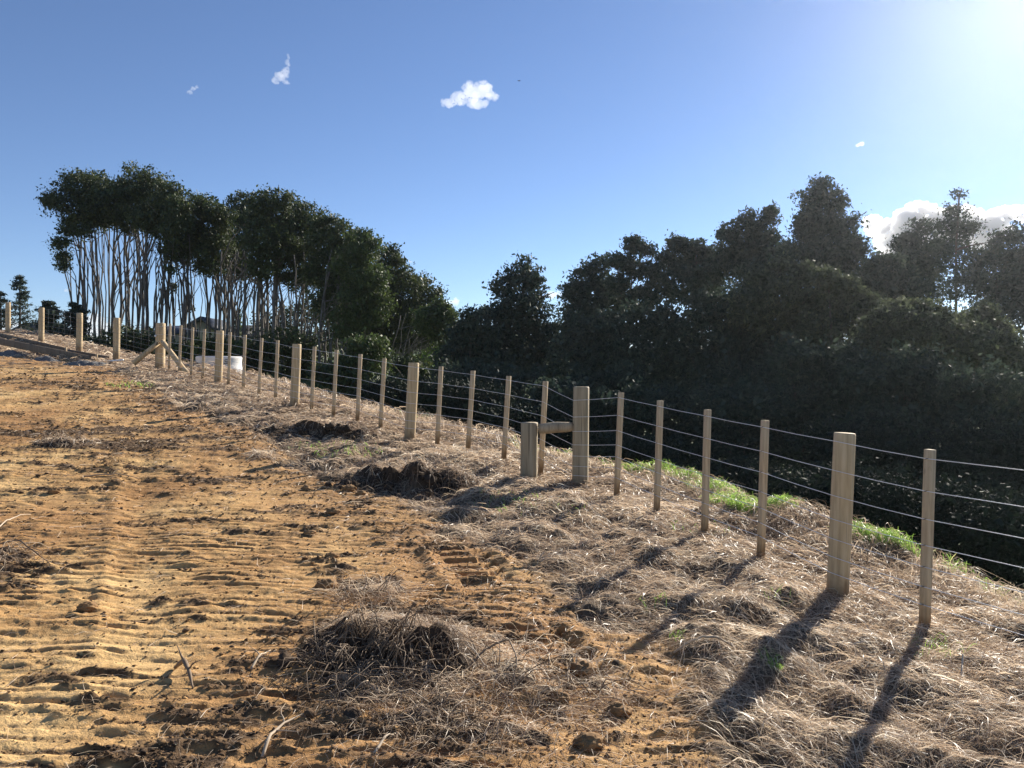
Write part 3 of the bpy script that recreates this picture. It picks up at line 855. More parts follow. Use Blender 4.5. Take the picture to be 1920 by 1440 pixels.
def stick(name, label, cat, path, radii, tint, knots=(), forks=()):
    P = []
    for k, (px, py) in enumerate(path):
        x, y = px_ground(px, py)
        P.append(np.array([x, y, float(zfull(np.array([x]), np.array([y]))[0])]))
    P = np.array(P)
    # resample smoothly
    t = np.linspace(0, 1, len(P)); tt = np.linspace(0, 1, 4 * len(P))
    R = np.interp(tt, np.linspace(0, 1, len(radii)), radii)
    PP = np.stack([np.interp(tt, t, P[:, j]) for j in range(3)], -1)
    for _ in range(2): PP[1:-1] = (PP[:-2] + 2 * PP[1:-1] + PP[2:]) / 4
    PP[:, 2] = np.maximum(PP[:, 2], zfull(PP[:, 0], PP[:, 1])) + R * 0.8
    PP[:, 2] += np.interp(tt, np.linspace(0, 1, max(2, len(knots))), knots if len(knots) > 1 else (0, 0))
    R = R * (1 + 0.12 * np.sin(tt * 23 + len(path)))
    G = Geo(); G.tube(PP, R, 8, tint)
    for (i0, dx, dy, dz, L) in forks:
        s = PP[min(i0, len(PP) - 1)]; dirv = np.array([dx, dy, dz]); dirv /= np.linalg.norm(dirv)
        q = [s + dirv * L * f + np.array([0.02 * math.sin(4 * f + i0), 0.015 * math.cos(5 * f), 0]) * f for f in np.linspace(0, 1, 5)]
        G.tube(q, np.linspace(R.mean() * .7, R.min() * .35, 5), 6, tint)
    o = PP[0].copy()
    me = G.mesh(name, [M_ROOT], True); me.transform(__import__('mathutils').Matrix.Translation(-Vector(o)))
    ob = obj(name, me, None, tuple(o)); tag(ob, label, cat)
    return ob
stick('curved_branch', 'thick curved brown branch piece lying below the big turf clump', 'branch', [(622, 1290), (650, 1292), (675, 1303), (692, 1318), (712, 1330)], (.020, .021, .019, .017, .015), 0.42)
stick('root', 'dark forked root standing out of the ribbed clay', 'root', [(325, 1262), (342, 1275), (352, 1295), (358, 1312)], (.010, .012, .009, .004), 0.18, (0, .05, .03, 0), [(5, -.5, .3, .5, .10), (9, .6, -.2, .5, .09)])
stick('root', 'long pale forked root at the bottom edge of the clay', 'root', [(488, 1432), (508, 1402), (535, 1380), (575, 1357)], (.008, .007, .005, .002), 0.74, (0, .02, .02, 0), [(6, .7, -.3, .15, .16), (9, -.2, .6, .2, .12)])
stick('root', 'short pale branching root beside the ribs of the clay', 'root', [(468, 1277), (482, 1262), (505, 1240)], (.007, .006, .002), 0.72, (0, .03, .02), [(4, .5, .6, .2, .10), (6, -.6, .4, .3, .09)])
stick('twig', 'thin dark curved twig reaching in from the left frame edge', 'twig', [(-10, 1034), (28, 1036), (60, 1052), (92, 1070)], (.007, .006, .005, .002), 0.08, (0.02, .07, .05, 0), [(8, .9, -.3, -.1, .22)])
stick('reed', 'pale green dry reed lying at the left frame edge', 'reed', [(-15, 1004), (18, 988), (55, 976)], (.006, .005, .002), 0.9, (0.02, .05, .04))
stick('root', 'thin pale root low at bottom centre of the turned soil', 'root', [(700, 1436), (722, 1412), (738, 1402)], (.007, .005, .003), 0.85, (0, .02, .01))
stick('root', 'looping brown root arching out of the spread heap of stalks', 'root', [(860, 1290), (905, 1262), (955, 1258), (972, 1290), (955, 1315)], (.006, .006, .005, .004, .003), 0.35, (0, .06, .10, .08, 0))
stick('twig', 'thin straight twig lying across the left part of the track', 'twig', [(155, 897), (200, 895), (258, 897)], (.008, .007, .004), 0.6, (0, .01, .01))
stick('stick', 'flat weathered stick on the bank below the thick round post', 'stick', [(1265, 1245), (1320, 1240), (1362, 1245), (1395, 1258)], (.006, .007, .006, .003), 0.7, (0.01, .02, .02, .01), [(8, .3, -.8, .1, .14)])
stick('stick', 'pale straight stick stuck in the grass beside the last batten', 'stick', [(1806, 1288), (1808, 1280), (1810, 1272)], (.006, .005, .004), 1.0, (0, .04, .10))

def clod(label, px, py, r, mat=M_CLOD, name='soil_clod', cat='clod', group='clods of soil on the track', flat=0.7):
    x, y = px_ground(px, py); z = float(zfull(np.array([x]), np.array([y]))[0])
    V, Fc = ico(3)
    s = (px * 13 + py * 7) % 97
    n = fbm(V[:, 0] * 2.2 + s, V[:, 1] * 2.2 + V[:, 2] * 3.1, 4, 7) * .38 + fbm(V[:, 2] * 6 + s, V[:, 0] * 6 - V[:, 1] * 5, 3, 8) * .16
    V = V * (1 + n)[:, None] * r * np.array([1.15, 1, flat])
    ob = obj(name, mesh_np(name, V, Fc, [mat], None, False), None, (x, y, z + r * flat * 0.45))
    tag(ob, label, cat, group)
clod('rounded stone-like brown clod beside the big torn turf clump', 612, 1106, .060)
clod('dark crumbly clod at the track centre above the wheel print', 622, 967, .060)
clod('small dark clod on the clay left of the long low turf clump', 575, 921, .055)
clod('dark clod just below the long low turf clump', 655, 921, .065)
clod('pale buff clod lying below the dark clod on the clay', 676, 930, .045)
clod('flat stone on the smooth clay at the middle of the track', 580, 1008, .045, M_CLOD, 'stone', 'stone', None, .5)
clod('dark clod on the clay left of the stone-like brown clod', 620, 1052, .045)
clod('upper crumbled clod in the wheel print at the bottom', 1040, 1262, .055)
clod('lower crumbled clod at the right rim of the wheel print', 1092, 1272, .06)
clod('broken brown clod between the ribs of the lower wheel print', 1050, 1330, .045)
clod('brown clod right of the lower wheel print by the grass', 1160, 1345, .05)
clod('small brown clod at the bottom of the turned soil', 1105, 1410, .055)
clod('dark clump of soil on ribbed clay at left', 160, 1155, .045)
clod('dark crumb of soil by the rut at far left', 100, 928, .05)

# ------------------------------------------------------------------ concrete ring, boxing timber, gravel heaps
def build_ring():
    D = 20.2
    c = px_at(411, 697, D); zg = c[2]
    r = 42 / FPX * D; H = 28.5 / FPX * D
    prof = [(1.02, -0.15), (1.02, 0.02), (1.0, .12), (.965, .35), (.955, .55), (.965, .78), (.98, .9), (.965, .97), (.93, 1.0), (.80, 1.0), (.78, .96), (.78, .3)]
    root = thing('concrete_ring', 'pale grey concrete tank ring with black marks standing behind the fence', 'tank ring', (c[0], c[1], zg))
    n = 64; V = []; Q = []
    for k, (a, h) in enumerate(prof):
        for i in range(n):
            t = 2 * math.pi * i / n
            V.append((math.cos(t) * r * a, math.sin(t) * r * a, h * H))
    for k in range(len(prof) - 1):
        for i in range(n): Q.append((k * n + i, k * n + (i + 1) % n, (k + 1) * n + (i + 1) % n, (k + 1) * n + i))
    obj('ring_wall', mesh_np('ring_wall', V, Q, [M_CONC], None, True), root)
    # painted scrawl on the right half, following the curve
    G = Geo()
    def P(px, py):
        h = (697 - py) / 28.5
        x = (px - 411) / FPX * D
        y = -math.sqrt(max(1e-4, (r * .975) ** 2 - x * x)) - 0.004
        return (x, y, h * H)
    for line in ([(419.5, 679), (420.5, 675.5), (422, 679)], [(423.5, 675.5), (425, 679), (426.5, 675.5)], [(434, 676), (437.5, 674.5), (439.5, 676.5), (437.5, 679), (434.5, 678)], [(433, 681.5), (436, 682.5), (439, 681), (441, 678)],
                 [(418, 687.5), (420, 687)], [(372.5, 683), (374, 683.5)]):
        G = Geo(); G.tube([P(*q) for q in line], 0.011, 6)
        obj('painted_mark', G.mesh('painted_mark', [M_MARK]), root)
build_ring()

def plank(name, label, pts, D0, D1, th, hgt):
    D0 = px_ground(pts[0][0], pts[0][1] + D0)[1]; D1 = px_ground(pts[1][0], pts[1][1] + D1)[1]
    A = px_at(*pts[0], D0); B = px_at(*pts[1], D1)
    ax = B - A; L = np.linalg.norm(ax); ax /= L
    ay = np.cross([0, 0, 1], ax); ay /= np.linalg.norm(ay); az = np.cross(ax, ay)
    G = Geo(); n = 8
    m = bpy.data.meshes
    for i in range(1):
        G.box((A + B) / 2 - az * hgt / 2, L, th, hgt, ax, ay, az)
    o_ = (A + B) / 2
    me = G.mesh(name, [M_BOARD]); me.transform(__import__('mathutils').Matrix.Translation(-Vector(o_)))
    ob = obj(name, me, None, tuple(o_))
    bv = ob.modifiers.new('edge', 'BEVEL'); bv.width = 0.008; bv.segments = 2
    return tag(ob, label, 'board', 'boxing boards at the top of the track')
plank('board', 'front long boxing board resting over gravel heaps at far left', [(-60, 622), (170, 667.5)], 26, 13, .05, .20)
plank('board', 'pale plank laid flat behind the front boxing board', [(-40, 629), (112, 657)], 17, 14, .20, .035)
plank('board', 'upper back boxing board just below the netting fence posts', [(-60, 611), (126, 652.5)], 13, 10, .05, .17)
plank('board', 'lower end of the back boxing line near the bottom net post', [(122, 653.5), (204, 668)], 10, 7, .05, .12)
def peg(label, px, y0, y1, D):
    b = px_at(px, y1, D); t = px_at(px, y0, D)
    G = Geo(); square_post(G, b - np.array([0, 0, .15]), t, .05, .05, .3)
    me = G.mesh('peg', [M_BATTEN]); me.transform(__import__('mathutils').Matrix.Translation(-Vector(b)))
    tag(obj('peg', me, None, tuple(b)), label, 'peg', 'pegs holding the boxing boards')
peg('short peg at the join of the back boxing boards', 124, 651, 664, 22.1)
peg('short peg near the low end of the boxing boards', 181.5, 664, 674, 21.1)
# white pipe end
G = Geo(); A = px_at(188, 678, 20.2); B = px_at(231, 675, 19.6); A[2] += 0; G.tube([A, (A + B) / 2, B], .022, 12)
me = G.mesh('pipe', [M_WHITE], True); me.transform(__import__('mathutils').Matrix.Translation(-Vector(A)))
tag(obj('pipe', me, None, tuple(A)), 'white plastic pipe lying beside the lowest gravel heap', 'pipe')

def heap(label, px, py, D, w, dpt, h, seed):
    gx_, gy_ = px_ground(px, py); c = np.array([gx_, gy_, float(zbase(gx_, gy_))]); N = 48
    gx, gy = np.meshgrid(np.linspace(-w * .6, w * .6, N), np.linspace(-dpt * .6, dpt * .6, N))
    q = (gx / (w / 2)) ** 2 + (gy / (dpt / 2)) ** 2
    zz = h * np.exp(-q * 1.6) * (1 + .35 * fbm(gx * 3 + seed, gy * 3, 3, seed)) + .03 * fbm(gx * 11, gy * 11, 2, seed + 1)
    zg = zbase(gx.ravel() + c[0], gy.ravel() + c[1]).reshape(N, N) - c[2]
    gz = zz + zg - 0.05 - .12 * np.clip(q - 1, 0, 2)
    i = (np.arange(N - 1)[:, None] * N + np.arange(N - 1)[None, :]).ravel()
    me = mesh_np('gravel_heap', np.stack([gx, gy, gz], -1).reshape(-1, 3), np.stack([i, i + 1, i + N + 1, i + N], -1), [M_GRAVEL], None, True)
    tag(obj('gravel_heap', me, None, tuple(c)), label, 'gravel heap', 'grey heaps under the boxing boards')
heap('grey heap of gravel under the board at the left frame edge', 18, 668, 21.0, 1.3, .7, .20, 1)
heap('middle grey gravel heap under the front boxing board', 84, 678, 20.4, 1.0, .6, .19, 2)
heap('lowest grey gravel heap at the end of the front boxing board', 165, 686, 19.9, 1.7, .7, .17, 3)

# ------------------------------------------------------------------ houses behind the grove
def build_houses():
    D = 62
    h = thing('house', 'cream house with dark roof and a gable seen between the grove trunks', 'house', tuple(px_at(370, 690, D)))
    o = np.array(h.location)
    def P(px, py, dd=0): return px_at(px, py, D + dd) - o
    def wall(name, G, m, lab=None, par=h):
        q = obj(name, G.mesh(name, [m])); q.parent = par
        if lab: q['label'] = lab
        return q
    G = Geo(); a = P(282, 621); b = P(470, 690)
    G.box(((a + b) / 2)[0:3] + np.array([0, 4, 0]), b[0] - a[0], 7.0, a[2] - b[2])
    wall('wall', G, M_WALL)
    def roof(x0, x1, ye, yr, m, y_off):
        e0, e1 = P(x0, ye), P(x1, ye); r0, r1 = P(x0, yr), P(x1, yr)
        G = Geo(); off = np.array([0, .0, 0])
        V = [e0 + [0, -.5, 0], e1 + [0, -.5, 0], r1 + [0, 4, 0], r0 + [0, 4, 0], r1 + [0, 8.5, r1[2] * 0 - (r1[2] - e1[2])], r0 + [0, 8.5, -(r0[2] - e0[2])]]
        V += [v - np.array([0, 0, .15]) for v in V]
        G.add(V, [(0, 1, 2, 3), (3, 2, 4, 5), (7, 6, 9, 8), (8, 9, 11, 10), (0, 6, 7, 1), (1, 7, 8, 2), (2, 8, 10, 4), (0, 3, 9, 6), (3, 5, 11, 9), (5, 4, 10, 11)])
        return wall('roof', G, m)
    roof(278, 362, 624, 605, M_ROOF, 0)
    roof(418, 478, 632, 604, M_ROOF2, 0)
    # gable facing the camera
    G = Geo()
    g = [P(352, 640, -2), P(392, 640, -2), P(392, 612, -2), P(376, 599.5, -2), P(352, 611, -2)]
    V = g + [q + np.array([0, 4, 0]) for q in g]
    G.add(V, [(0, 1, 2, 4), (4, 2, 3, 3), (0, 5, 6, 1), (1, 6, 7, 2), (2, 7, 8, 3), (3, 8, 9, 4), (4, 9, 5, 0)])
    wall('gable', G, M_WALL)
    for a, b in (((348, 614), (376, 598)), ((376, 598), (398, 618))):
        G = Geo(); p, q = P(*a, -2.6), P(*b, -2.6)
        V = [p, q, q + [0, 5, 0], p + [0, 5, 0]]; V = V + [v + np.array([0, 0, .22]) for v in V]
        G.add(V, [(0, 3, 2, 1), (4, 5, 6, 7), (0, 1, 5, 4), (1, 2, 6, 5), (2, 3, 7, 6), (3, 0, 4, 7)])
        wall('gable_roof', G, M_ROOF)
    G = Geo(); G.box(P(366, 624, -2.03), .5, .06, .6); w = wall('window', G, M_GLASS)
    G = Geo(); G.box(P(436, 640, -.05), 1.6, .06, 1.0); w = wall('window', G, M_GLASS)

    h2 = thing('house', 'low house with grey-blue roof showing right of the first house', 'house', tuple(px_at(500, 690, 70)))
    D = 70; o = np.array(h2.location); h = h2
    G = Geo(); a = px_at(462, 629, 70) - o; b = px_at(545, 690, 70) - o
    G.box((a + b) / 2 + np.array([0, 3.5, 0]), b[0] - a[0], 6, a[2] - b[2]); q = obj('wall', G.mesh('wall', [M_WALL])); q.parent = h2
    def P2(px, py): return px_at(px, py, 70) - o
    G = Geo(); e0, e1, r0, r1 = P2(458, 632), P2(549, 632), P2(462, 613), P2(545, 613)
    V = [e0 + [0, -.5, 0], e1 + [0, -.5, 0], r1 + [0, 3.5, 0], r0 + [0, 3.5, 0], e1 + [0, 7.5, 0], e0 + [0, 7.5, 0]]; V += [v - np.array([0, 0, .15]) for v in V]
    G.add(V, [(0, 1, 2, 3), (3, 2, 4, 5), (7, 6, 9, 8), (8, 9, 11, 10), (0, 6, 7, 1), (1, 7, 8, 2), (2, 8, 10, 4), (0, 3, 9, 6), (3, 5, 11, 9), (5, 4, 10, 11)])
    q = obj('roof', G.mesh('roof', [M_ROOF])); q.parent = h2
    G = Geo(); G.box(P2(490, 640) + np.array([0, .47, 0]), 1.4, .06, .9); q = obj('window', G.mesh('window', [M_GLASS])); q.parent = h2

    h3 = thing('house', 'far small house with pale gable wall above the left rise', 'house', tuple(px_at(45, 632, 75)))
    o = np.array(h3.location)
    def P3(px, py, dd=0): return px_at(px, py, 75 + dd) - o
    g = [P3(24, 632), P3(60, 632), P3(60, 615), P3(48, 609), P3(24, 620)]
    V = g + [q + np.array([0, 6, 0]) for q in g]; G = Geo()
    G.add(V, [(0, 1, 2, 4), (4, 2, 3, 3), (0, 5, 6, 1), (1, 6, 7, 2), (2, 7, 8, 3), (3, 8, 9, 4), (4, 9, 5, 0)])
    q = obj('wall', G.mesh('wall', [M_WALL])); q.parent = h3
    for a, b in (((20, 622), (48, 608)), ((48, 608), (64, 617))):
        G = Geo(); p, q_ = P3(*a, -.6), P3(*b, -.6)
        V = [p, q_, q_ + [0, 7, 0], p + [0, 7, 0]]; V = V + [v + np.array([0, 0, .2]) for v in V]
        G.add(V, [(0, 3, 2, 1), (4, 5, 6, 7), (0, 1, 5, 4), (1, 2, 6, 5), (2, 3, 7, 6), (3, 0, 4, 7)])
        q = obj('roof', G.mesh('roof', [M_ROOF])); q.parent = h3
    G = Geo(); G.box(P3(40, 625) + np.array([0, -.03, 0]), .7, .05, .6); q = obj('window', G.mesh('window', [M_GLASS])); q.parent = h3
build_houses()

# ------------------------------------------------------------------ trees
def leaf_cards(C, size, lr, up=0.25, aspect=0.5):
    n = len(C)
    a = lr.normal(0, 1, (n, 3)); a /= np.linalg.norm(a, axis=1, keepdims=True)
    b = np.cross(a, lr.normal(0, 1, (n, 3)) + np.array([0, 0, up])); b /= np.linalg.norm(b, axis=1, keepdims=True) + 1e-9
    s = size * np.clip(np.exp(lr.normal(-.08, .38, (n, 1))), .35, 2.2); w = s * aspect * lr.uniform(.7, 1.3, (n, 1))
    V = np.stack([C - a * s * .5, C - b * w * .5 + a * s * .08, C + a * s * .5, C + b * w * .5 + a * s * .08], 1)
    Q = np.arange(n * 4).reshape(n, 4)
    return V.reshape(-1, 3), Q

def crown_points(blobs, n, lr, tuft=0.20, shell=0.55, tufts=34):
    """blobs: (x,y,z,rx,ry,rz). leaves gather in tufts set round each blob"""
    wts = np.array([(b[3] * b[5]) for b in blobs]); wts = wts / wts.sum()
    C, T = [], []
    for b, w in zip(blobs, wts):
        m = max(20, int(n * w)); k = max(8, int(tufts * (0.5 + w * len(blobs) * .5)))
        d = lr.normal(0, 1, (k, 3)); d /= np.linalg.norm(d, axis=1, keepdims=True)
        r = lr.uniform(shell, 1.0, (k, 1)) ** 0.8
        ctr = d * r * np.array(b[3:6]) * (0.90 + .30 * lr.uniform(-1, 1, (k, 1)))
        ts = tuft * min(b[3], b[5]) * lr.uniform(.6, 1.5, k) + 0.06
        i = lr.integers(0, k, m)
        p = ctr[i] + lr.normal(0, 1, (m, 3)) * (ts[i][:, None] * np.array([1, 1, .72]))
        C.append(p + np.array(b[0:3])); T.append(np.clip(lr.beta(2, 2.2, m) * .8 + (lr.uniform(0, .3, k))[i] - .05, 0, 1))
    return np.vstack(C), np.concatenate(T)

_ts = [100]
def tree(name, label, cat, group, D, base_px, blobs, n, leaf, lmat, bmat, stems=1, stem_r=0.11, tuft=0.2, shell=0.5, tufts=34, spread=0.85, base_z=None, twigs=2, fork=0.35, wob=0.25, upright=0.0):
    """blobs in photo pixels at depth D: (px, py, rx, ry[, depth offset])"""
    _ts[0] += 1; lr = np.random.default_rng(_ts[0])
    bx = (base_px - CX) / FPX * D; bz = float(zbase(bx, D)) - 0.15 if base_z is None else base_z
    root = thing(name, label, cat, (bx, D, bz), group)
    o = np.array([bx, D, bz])
    W = []
    for b in blobs:
        dd = b[4] if len(b) > 4 else lr.uniform(-.5, .5) * b[2] / FPX * D
        c = px_at(b[0], b[1], D); c[1] += dd
        rx, rz = b[2] / FPX * D, b[3] / FPX * D
        W.append((*(c - o), rx, (rx + rz) * .5, rz))
    C, T = crown_points(W, n, lr, tuft, shell, tufts)
    # trunk and limbs
    G = Geo(); top = max(w[2] for w in W)
    for s in range(stems):
        sx, sy = (lr.normal(0, spread), lr.normal(0, spread * .5) + .5) if stems > 1 else (0, 0)
        tgt = W[s % len(W)]
        tp = np.array(tgt[:3]) + lr.normal(0, .35, 3) * np.array(tgt[3:6]) * np.array([.8, .5, .4])
        p0 = np.array([sx, sy, 0]); m = 9
        if upright:
            wx = [w for w in W if abs(w[0] - sx) < w[3] * 1.3] or W
            tg = wx[int(lr.integers(0, len(wx)))]
            tp = np.array([tg[0] * (1 - upright) + (sx * 1.15 + lr.normal(0, .25)) * upright, max(tg[1], 0) * .5 + (abs(sy) + .2) * .5, tg[2] - tg[5] * lr.uniform(.1, .7)])
            p0[1] = sy = abs(sy) + .2
        bend = lr.normal(0, wob, 2) * 2; P = []
        if upright: bend[1] = abs(bend[1]) * .4; tp[1] = max(tp[1], .5)
        for t in np.linspace(0, 1, m):
            q = p0 * (1 - t) + tp * t
            lean = t ** 1.8 - t                      # rise first, lean later
            q[:2] += (tp[:2] - p0[:2]) * lean + bend * math.sin(math.pi * t) * .35 + lr.normal(0, wob * .12, 2)
            P.append(q)
        r0 = stem_r * lr.uniform(.7, 1.2)
        G.tube(P, np.linspace(r0, r0 * .28, m), 7, lr.uniform(0, 1))
        for k in range(twigs):
            i = int(lr.integers(int(m * fork), m - 1)); s0 = P[i]
            t2 = W[lr.integers(0, len(W))]; e = np.array(t2[:3]) + lr.normal(0, .5, 3) * np.array(t2[3:6])
            e = s0 + (e - s0) * min(1.0, 3.2 / (np.linalg.norm(e - s0) + .01)); e[2] = max(e[2], s0[2] + .3)
            mid = (s0 + e) / 2 + lr.normal(0, .12, 3) - (e - s0) * np.array([.12, .12, -.06])
            G.tube([s0, mid, e], [r0 * .42, r0 * .3, r0 * .12], 5, lr.uniform(0, 1))
    obj('trunk', G.mesh('trunk', [bmat], True), root)
    V, Q = leaf_cards(C, leaf, lr)
    obj('crown', mesh_np('crown', V, Q, [lmat], {'tint': ('FACE', T)}), root)
    return root

GV = 'tall bare-trunked trees of the left grove'
def grove(label, D, base, blobs, stems, n=7000, r=.10, lm=None, **k):
    blobs = [(b[0], b[1] + 2, b[2] * 1.14, b[3] * 1.04, (-.35 if i % 2 else .25) * b[2] / FPX * D) for i, b in enumerate(blobs)]; stems = int(stems * 1.7 + 1); r *= .74; k['upright'] = .75; k.setdefault('twigs', 3); k['spread'] = k.get('spread', .8) * 1.25
    tree('grove_tree', label, 'tree', GV, D, base, blobs, int(n * 2.0), 0.135, lm or M_LEAF_GROVE, M_BARK, stems, r, k.pop('tuft', .145), k.pop('shell', .5), k.pop('tufts', 52), **k)
grove('leftmost tall grove tree with foliage hanging low on its left side', 42, 147, [(148, 350, 38, 32), (118, 382, 28, 24), (170, 385, 34, 36), (100, 378, 15, 9), (128, 425, 18, 20), (118, 455, 17, 15), (116, 482, 15, 16), (125, 500, 10, 12), (150, 420, 18, 28)], 3, 8500, .12, spread=0.42)
grove('tall grove tree second from the left with a high narrow crown', 44, 186, [(188, 345, 30, 26), (200, 380, 34, 32), (175, 405, 22, 26), (205, 412, 24, 22)], 5, 6000, .09, spread=0.94, wob=.5)
grove('tallest grove tree with the highest broad dark crown', 43, 226, [(250, 345, 34, 32), (285, 350, 34, 30), (225, 365, 26, 28), (260, 385, 42, 32), (240, 415, 34, 22), (300, 380, 30, 28)], 6, 9500, .13, spread=1.19, wob=.35)
grove('grove tree with crowded upright stems right of the tallest one', 41, 262, [(310, 365, 28, 30), (325, 395, 22, 30), (290, 410, 36, 30), (318, 440, 22, 24), (270, 405, 26, 22)], 6, 7500, .11, spread=1.02, wob=.3)
grove('leaning grove tree before the gap of sky with a few low sprigs', 40, 292, [(338, 395, 18, 28), (330, 430, 20, 26), (318, 470, 12, 16), (322, 505, 6, 8)], 4, 3600, .10, spread=0.85, wob=.4)
grove('thin grove tree with crooked stems beside the cream gable', 44, 352, [(362, 385, 22, 22), (350, 420, 22, 30), (365, 455, 26, 30), (345, 480, 18, 20), (352, 575, 10, 8), (328, 540, 6, 9)], 3, 4600, .07, spread=0.85, wob=.4)
grove('grove tree with rounded crown lower than its left neighbours', 42, 385, [(385, 385, 28, 22), (412, 400, 26, 24), (390, 425, 36, 30), (380, 465, 32, 30), (410, 460, 30, 34), (395, 500, 26, 20)], 7, 9000, .14, spread=1.02, wob=.3)
grove('grove tree with light topped crown above thin stems', 45, 430, [(455, 378, 24, 20), (440, 405, 26, 26), (470, 410, 30, 26), (450, 450, 34, 34), (435, 495, 26, 26), (465, 500, 24, 24)], 6, 9000, .10, spread=1.36, wob=.35)
grove('broad grove tree with two pale main trunks at the grove centre', 40, 482, [(490, 385, 30, 26), (525, 378, 30, 24), (510, 415, 40, 30), (495, 455, 38, 32), (530, 450, 34, 34), (500, 500, 30, 26)], 6, 10500, .15, spread=0.85, wob=.25)
grove('dense grove tree just right of the two pale main trunks', 42, 520, [(560, 395, 28, 24), (585, 415, 28, 24), (555, 430, 36, 32), (575, 465, 36, 32), (545, 500, 34, 34), (580, 520, 30, 28)], 7, 10500, .10, spread=1.53, wob=.35)
grove('full-crowned grove tree sloping down towards the gully', 39, 574, [(612, 420, 30, 24), (645, 440, 28, 24), (610, 460, 38, 34), (640, 485, 34, 34), (600, 510, 32, 32), (635, 535, 32, 32), (610, 570, 26, 30)], 6, 12500, .11, spread=1.36, wob=.3)
grove('wide grove tree in front with leaves reaching low', 37, 607, [(675, 450, 28, 22), (695, 470, 28, 26), (665, 500, 36, 36), (700, 520, 34, 34), (670, 560, 34, 36), (650, 605, 28, 30), (700, 575, 30, 36)], 5, 12500, .12, M_LEAF_LIGHT, spread=1.02, wob=.3)
grove('round grove tree below the skyline slope', 40, 668, [(725, 480, 24, 20), (745, 505, 26, 24), (725, 530, 34, 34), (755, 550, 32, 34), (735, 590, 34, 36), (765, 600, 26, 32), (700, 630, 26, 28)], 5, 12500, .10, spread=1.02, wob=.3)
grove('grove tree stepping down beside the small cloud', 41, 716, [(785, 530, 22, 20), (800, 560, 26, 26), (775, 585, 30, 32), (815, 600, 26, 28), (790, 635, 32, 22), (750, 640, 28, 26)], 4, 9500, .09, spread=0.85, wob=.3)
grove('last grove tree at the right with long slanting limbs', 36, 742, [(830, 580, 20, 22), (845, 600, 16, 20), (825, 622, 24, 14), (800, 600, 24, 24), (838, 645, 12, 12)], 5, 5200, .075, M_LEAF_LIGHT, spread=0.59, wob=.5)

UB = 'bushes under the grove'
def bush(label, D, px, blobs, n, leaf=.17, lm=None, group=UB, stems=3):
    tree('bush', label, 'bush', group, D, px, blobs, n, leaf, lm or M_LEAF_GROVE, M_DARKBARK, stems, .05, .24, .35, 30, twigs=1)
bush('dark bush between the net post and the grove trunks', 36, 205, [(190, 645, 22, 22), (220, 640, 22, 24), (205, 655, 28, 18)], 2600)
bush('dark hedge-like bush behind the far strainer post', 37, 262, [(245, 640, 24, 26), (280, 645, 22, 26), (262, 665, 34, 20)], 3200)
bush('leafy bush behind the battens left of the tank ring', 35, 345, [(330, 665, 22, 24), (360, 660, 24, 26), (345, 680, 30, 20)], 3600, .17, M_LEAF_LIGHT)
bush('leafy bush right behind the concrete tank ring', 34, 412, [(395, 655, 24, 26), (425, 660, 24, 26), (410, 680, 36, 22)], 4200, .17, M_LEAF_LIGHT)
bush('shaded bush among the pale trunks right of the tank ring', 37, 485, [(465, 660, 26, 26), (500, 655, 26, 28), (485, 685, 36, 24)], 4200)
bush('shaded bush behind the third thick post from the bend', 38, 558, [(540, 650, 26, 32), (575, 655, 24, 32), (560, 690, 40, 28)], 4600)
bush('sunlit grey-green bush at the foot of the grove', 31, 690, [(672, 650, 24, 26), (705, 655, 26, 28), (690, 690, 40, 30), (650, 690, 26, 26)], 6500, .15, M_LEAF_LIGHT)
bush('low dark bush on the gully edge under the slanting limbs', 33, 775, [(755, 690, 26, 26), (790, 695, 28, 28), (775, 725, 40, 26)], 5200, .16)
bush('dark scrub bush below the brow behind the battens', 30, 640, [(610, 705, 26, 24), (650, 715, 30, 26), (680, 735, 30, 24)], 4200, .16)
bush('bright yellow-green shrub glowing under the last grove tree', 42, 818, [(808, 655, 20, 16), (830, 668, 18, 18), (800, 678, 22, 14)], 2600, .16, M_GREEN)

# far-left conifers
def conifer(label, D, px, top, bottom, wid, n, layers=9, lm=None, leaf=.16, gap=0.55, group='young conifers beyond the left rise'):
    _ts[0] += 1; lr = np.random.default_rng(_ts[0])
    bx = (px - CX) / FPX * D; bz = (HY - bottom) / FPX * D
    H = (bottom - top) / FPX * D; Wd = wid / FPX * D
    root = thing('conifer', label, 'conifer', (bx, D, bz), group)
    G = Geo(); G.tube([(0, 0, -.4), (.03, 0, H * .5), (0, 0, H)], [.09, .06, .015], 7)
    C = []
    for k in range(layers):
        f = (k + .5) / layers; z = H * (0.18 + .8 * f); R = Wd * .5 * (1 - f) ** .8 + .1
        for j in range(6):
            a = lr.uniform(0, 6.28); rr = R * lr.uniform(.6, 1.15)
            tip = np.array([math.cos(a) * rr, math.sin(a) * rr, z + .1 * rr + lr.normal(0, .08)])
            G.tube([(0, 0, z - .12), tip * .5 + np.array([0, 0, (z - .08) * .5]), tip], [.02, .014, .006], 5)
            m = n // (layers * 6); t = lr.uniform(.25, 1.05, (m, 1))
            C.append(np.array([0, 0, z - .1]) * (1 - t) + tip * t + lr.normal(0, 1, (m, 3)) * np.array([.13, .13, .07]) * (.5 + R * gap))
    C = np.vstack(C)
    obj('trunk', G.mesh('trunk', [M_DARKBARK], True), root)
    V, Q = leaf_cards(C, leaf, lr, .3, .35)
    obj('crown', mesh_np('crown', V, Q, [lm or M_LEAF_DARK], {'tint': ('FACE', lr.uniform(0, .8, len(C)))}), root)
conifer('sparse open conifer standing highest at the far left', 48, 38, 514, 632, 58, 2600, 10)
conifer('broken-topped dark conifer at the left frame edge', 47, 2, 545, 632, 50, 1800, 7)
conifer('bushy dark conifer behind the second net post', 40, 92, 563, 645, 66, 5000, 8, None, .16, .75)
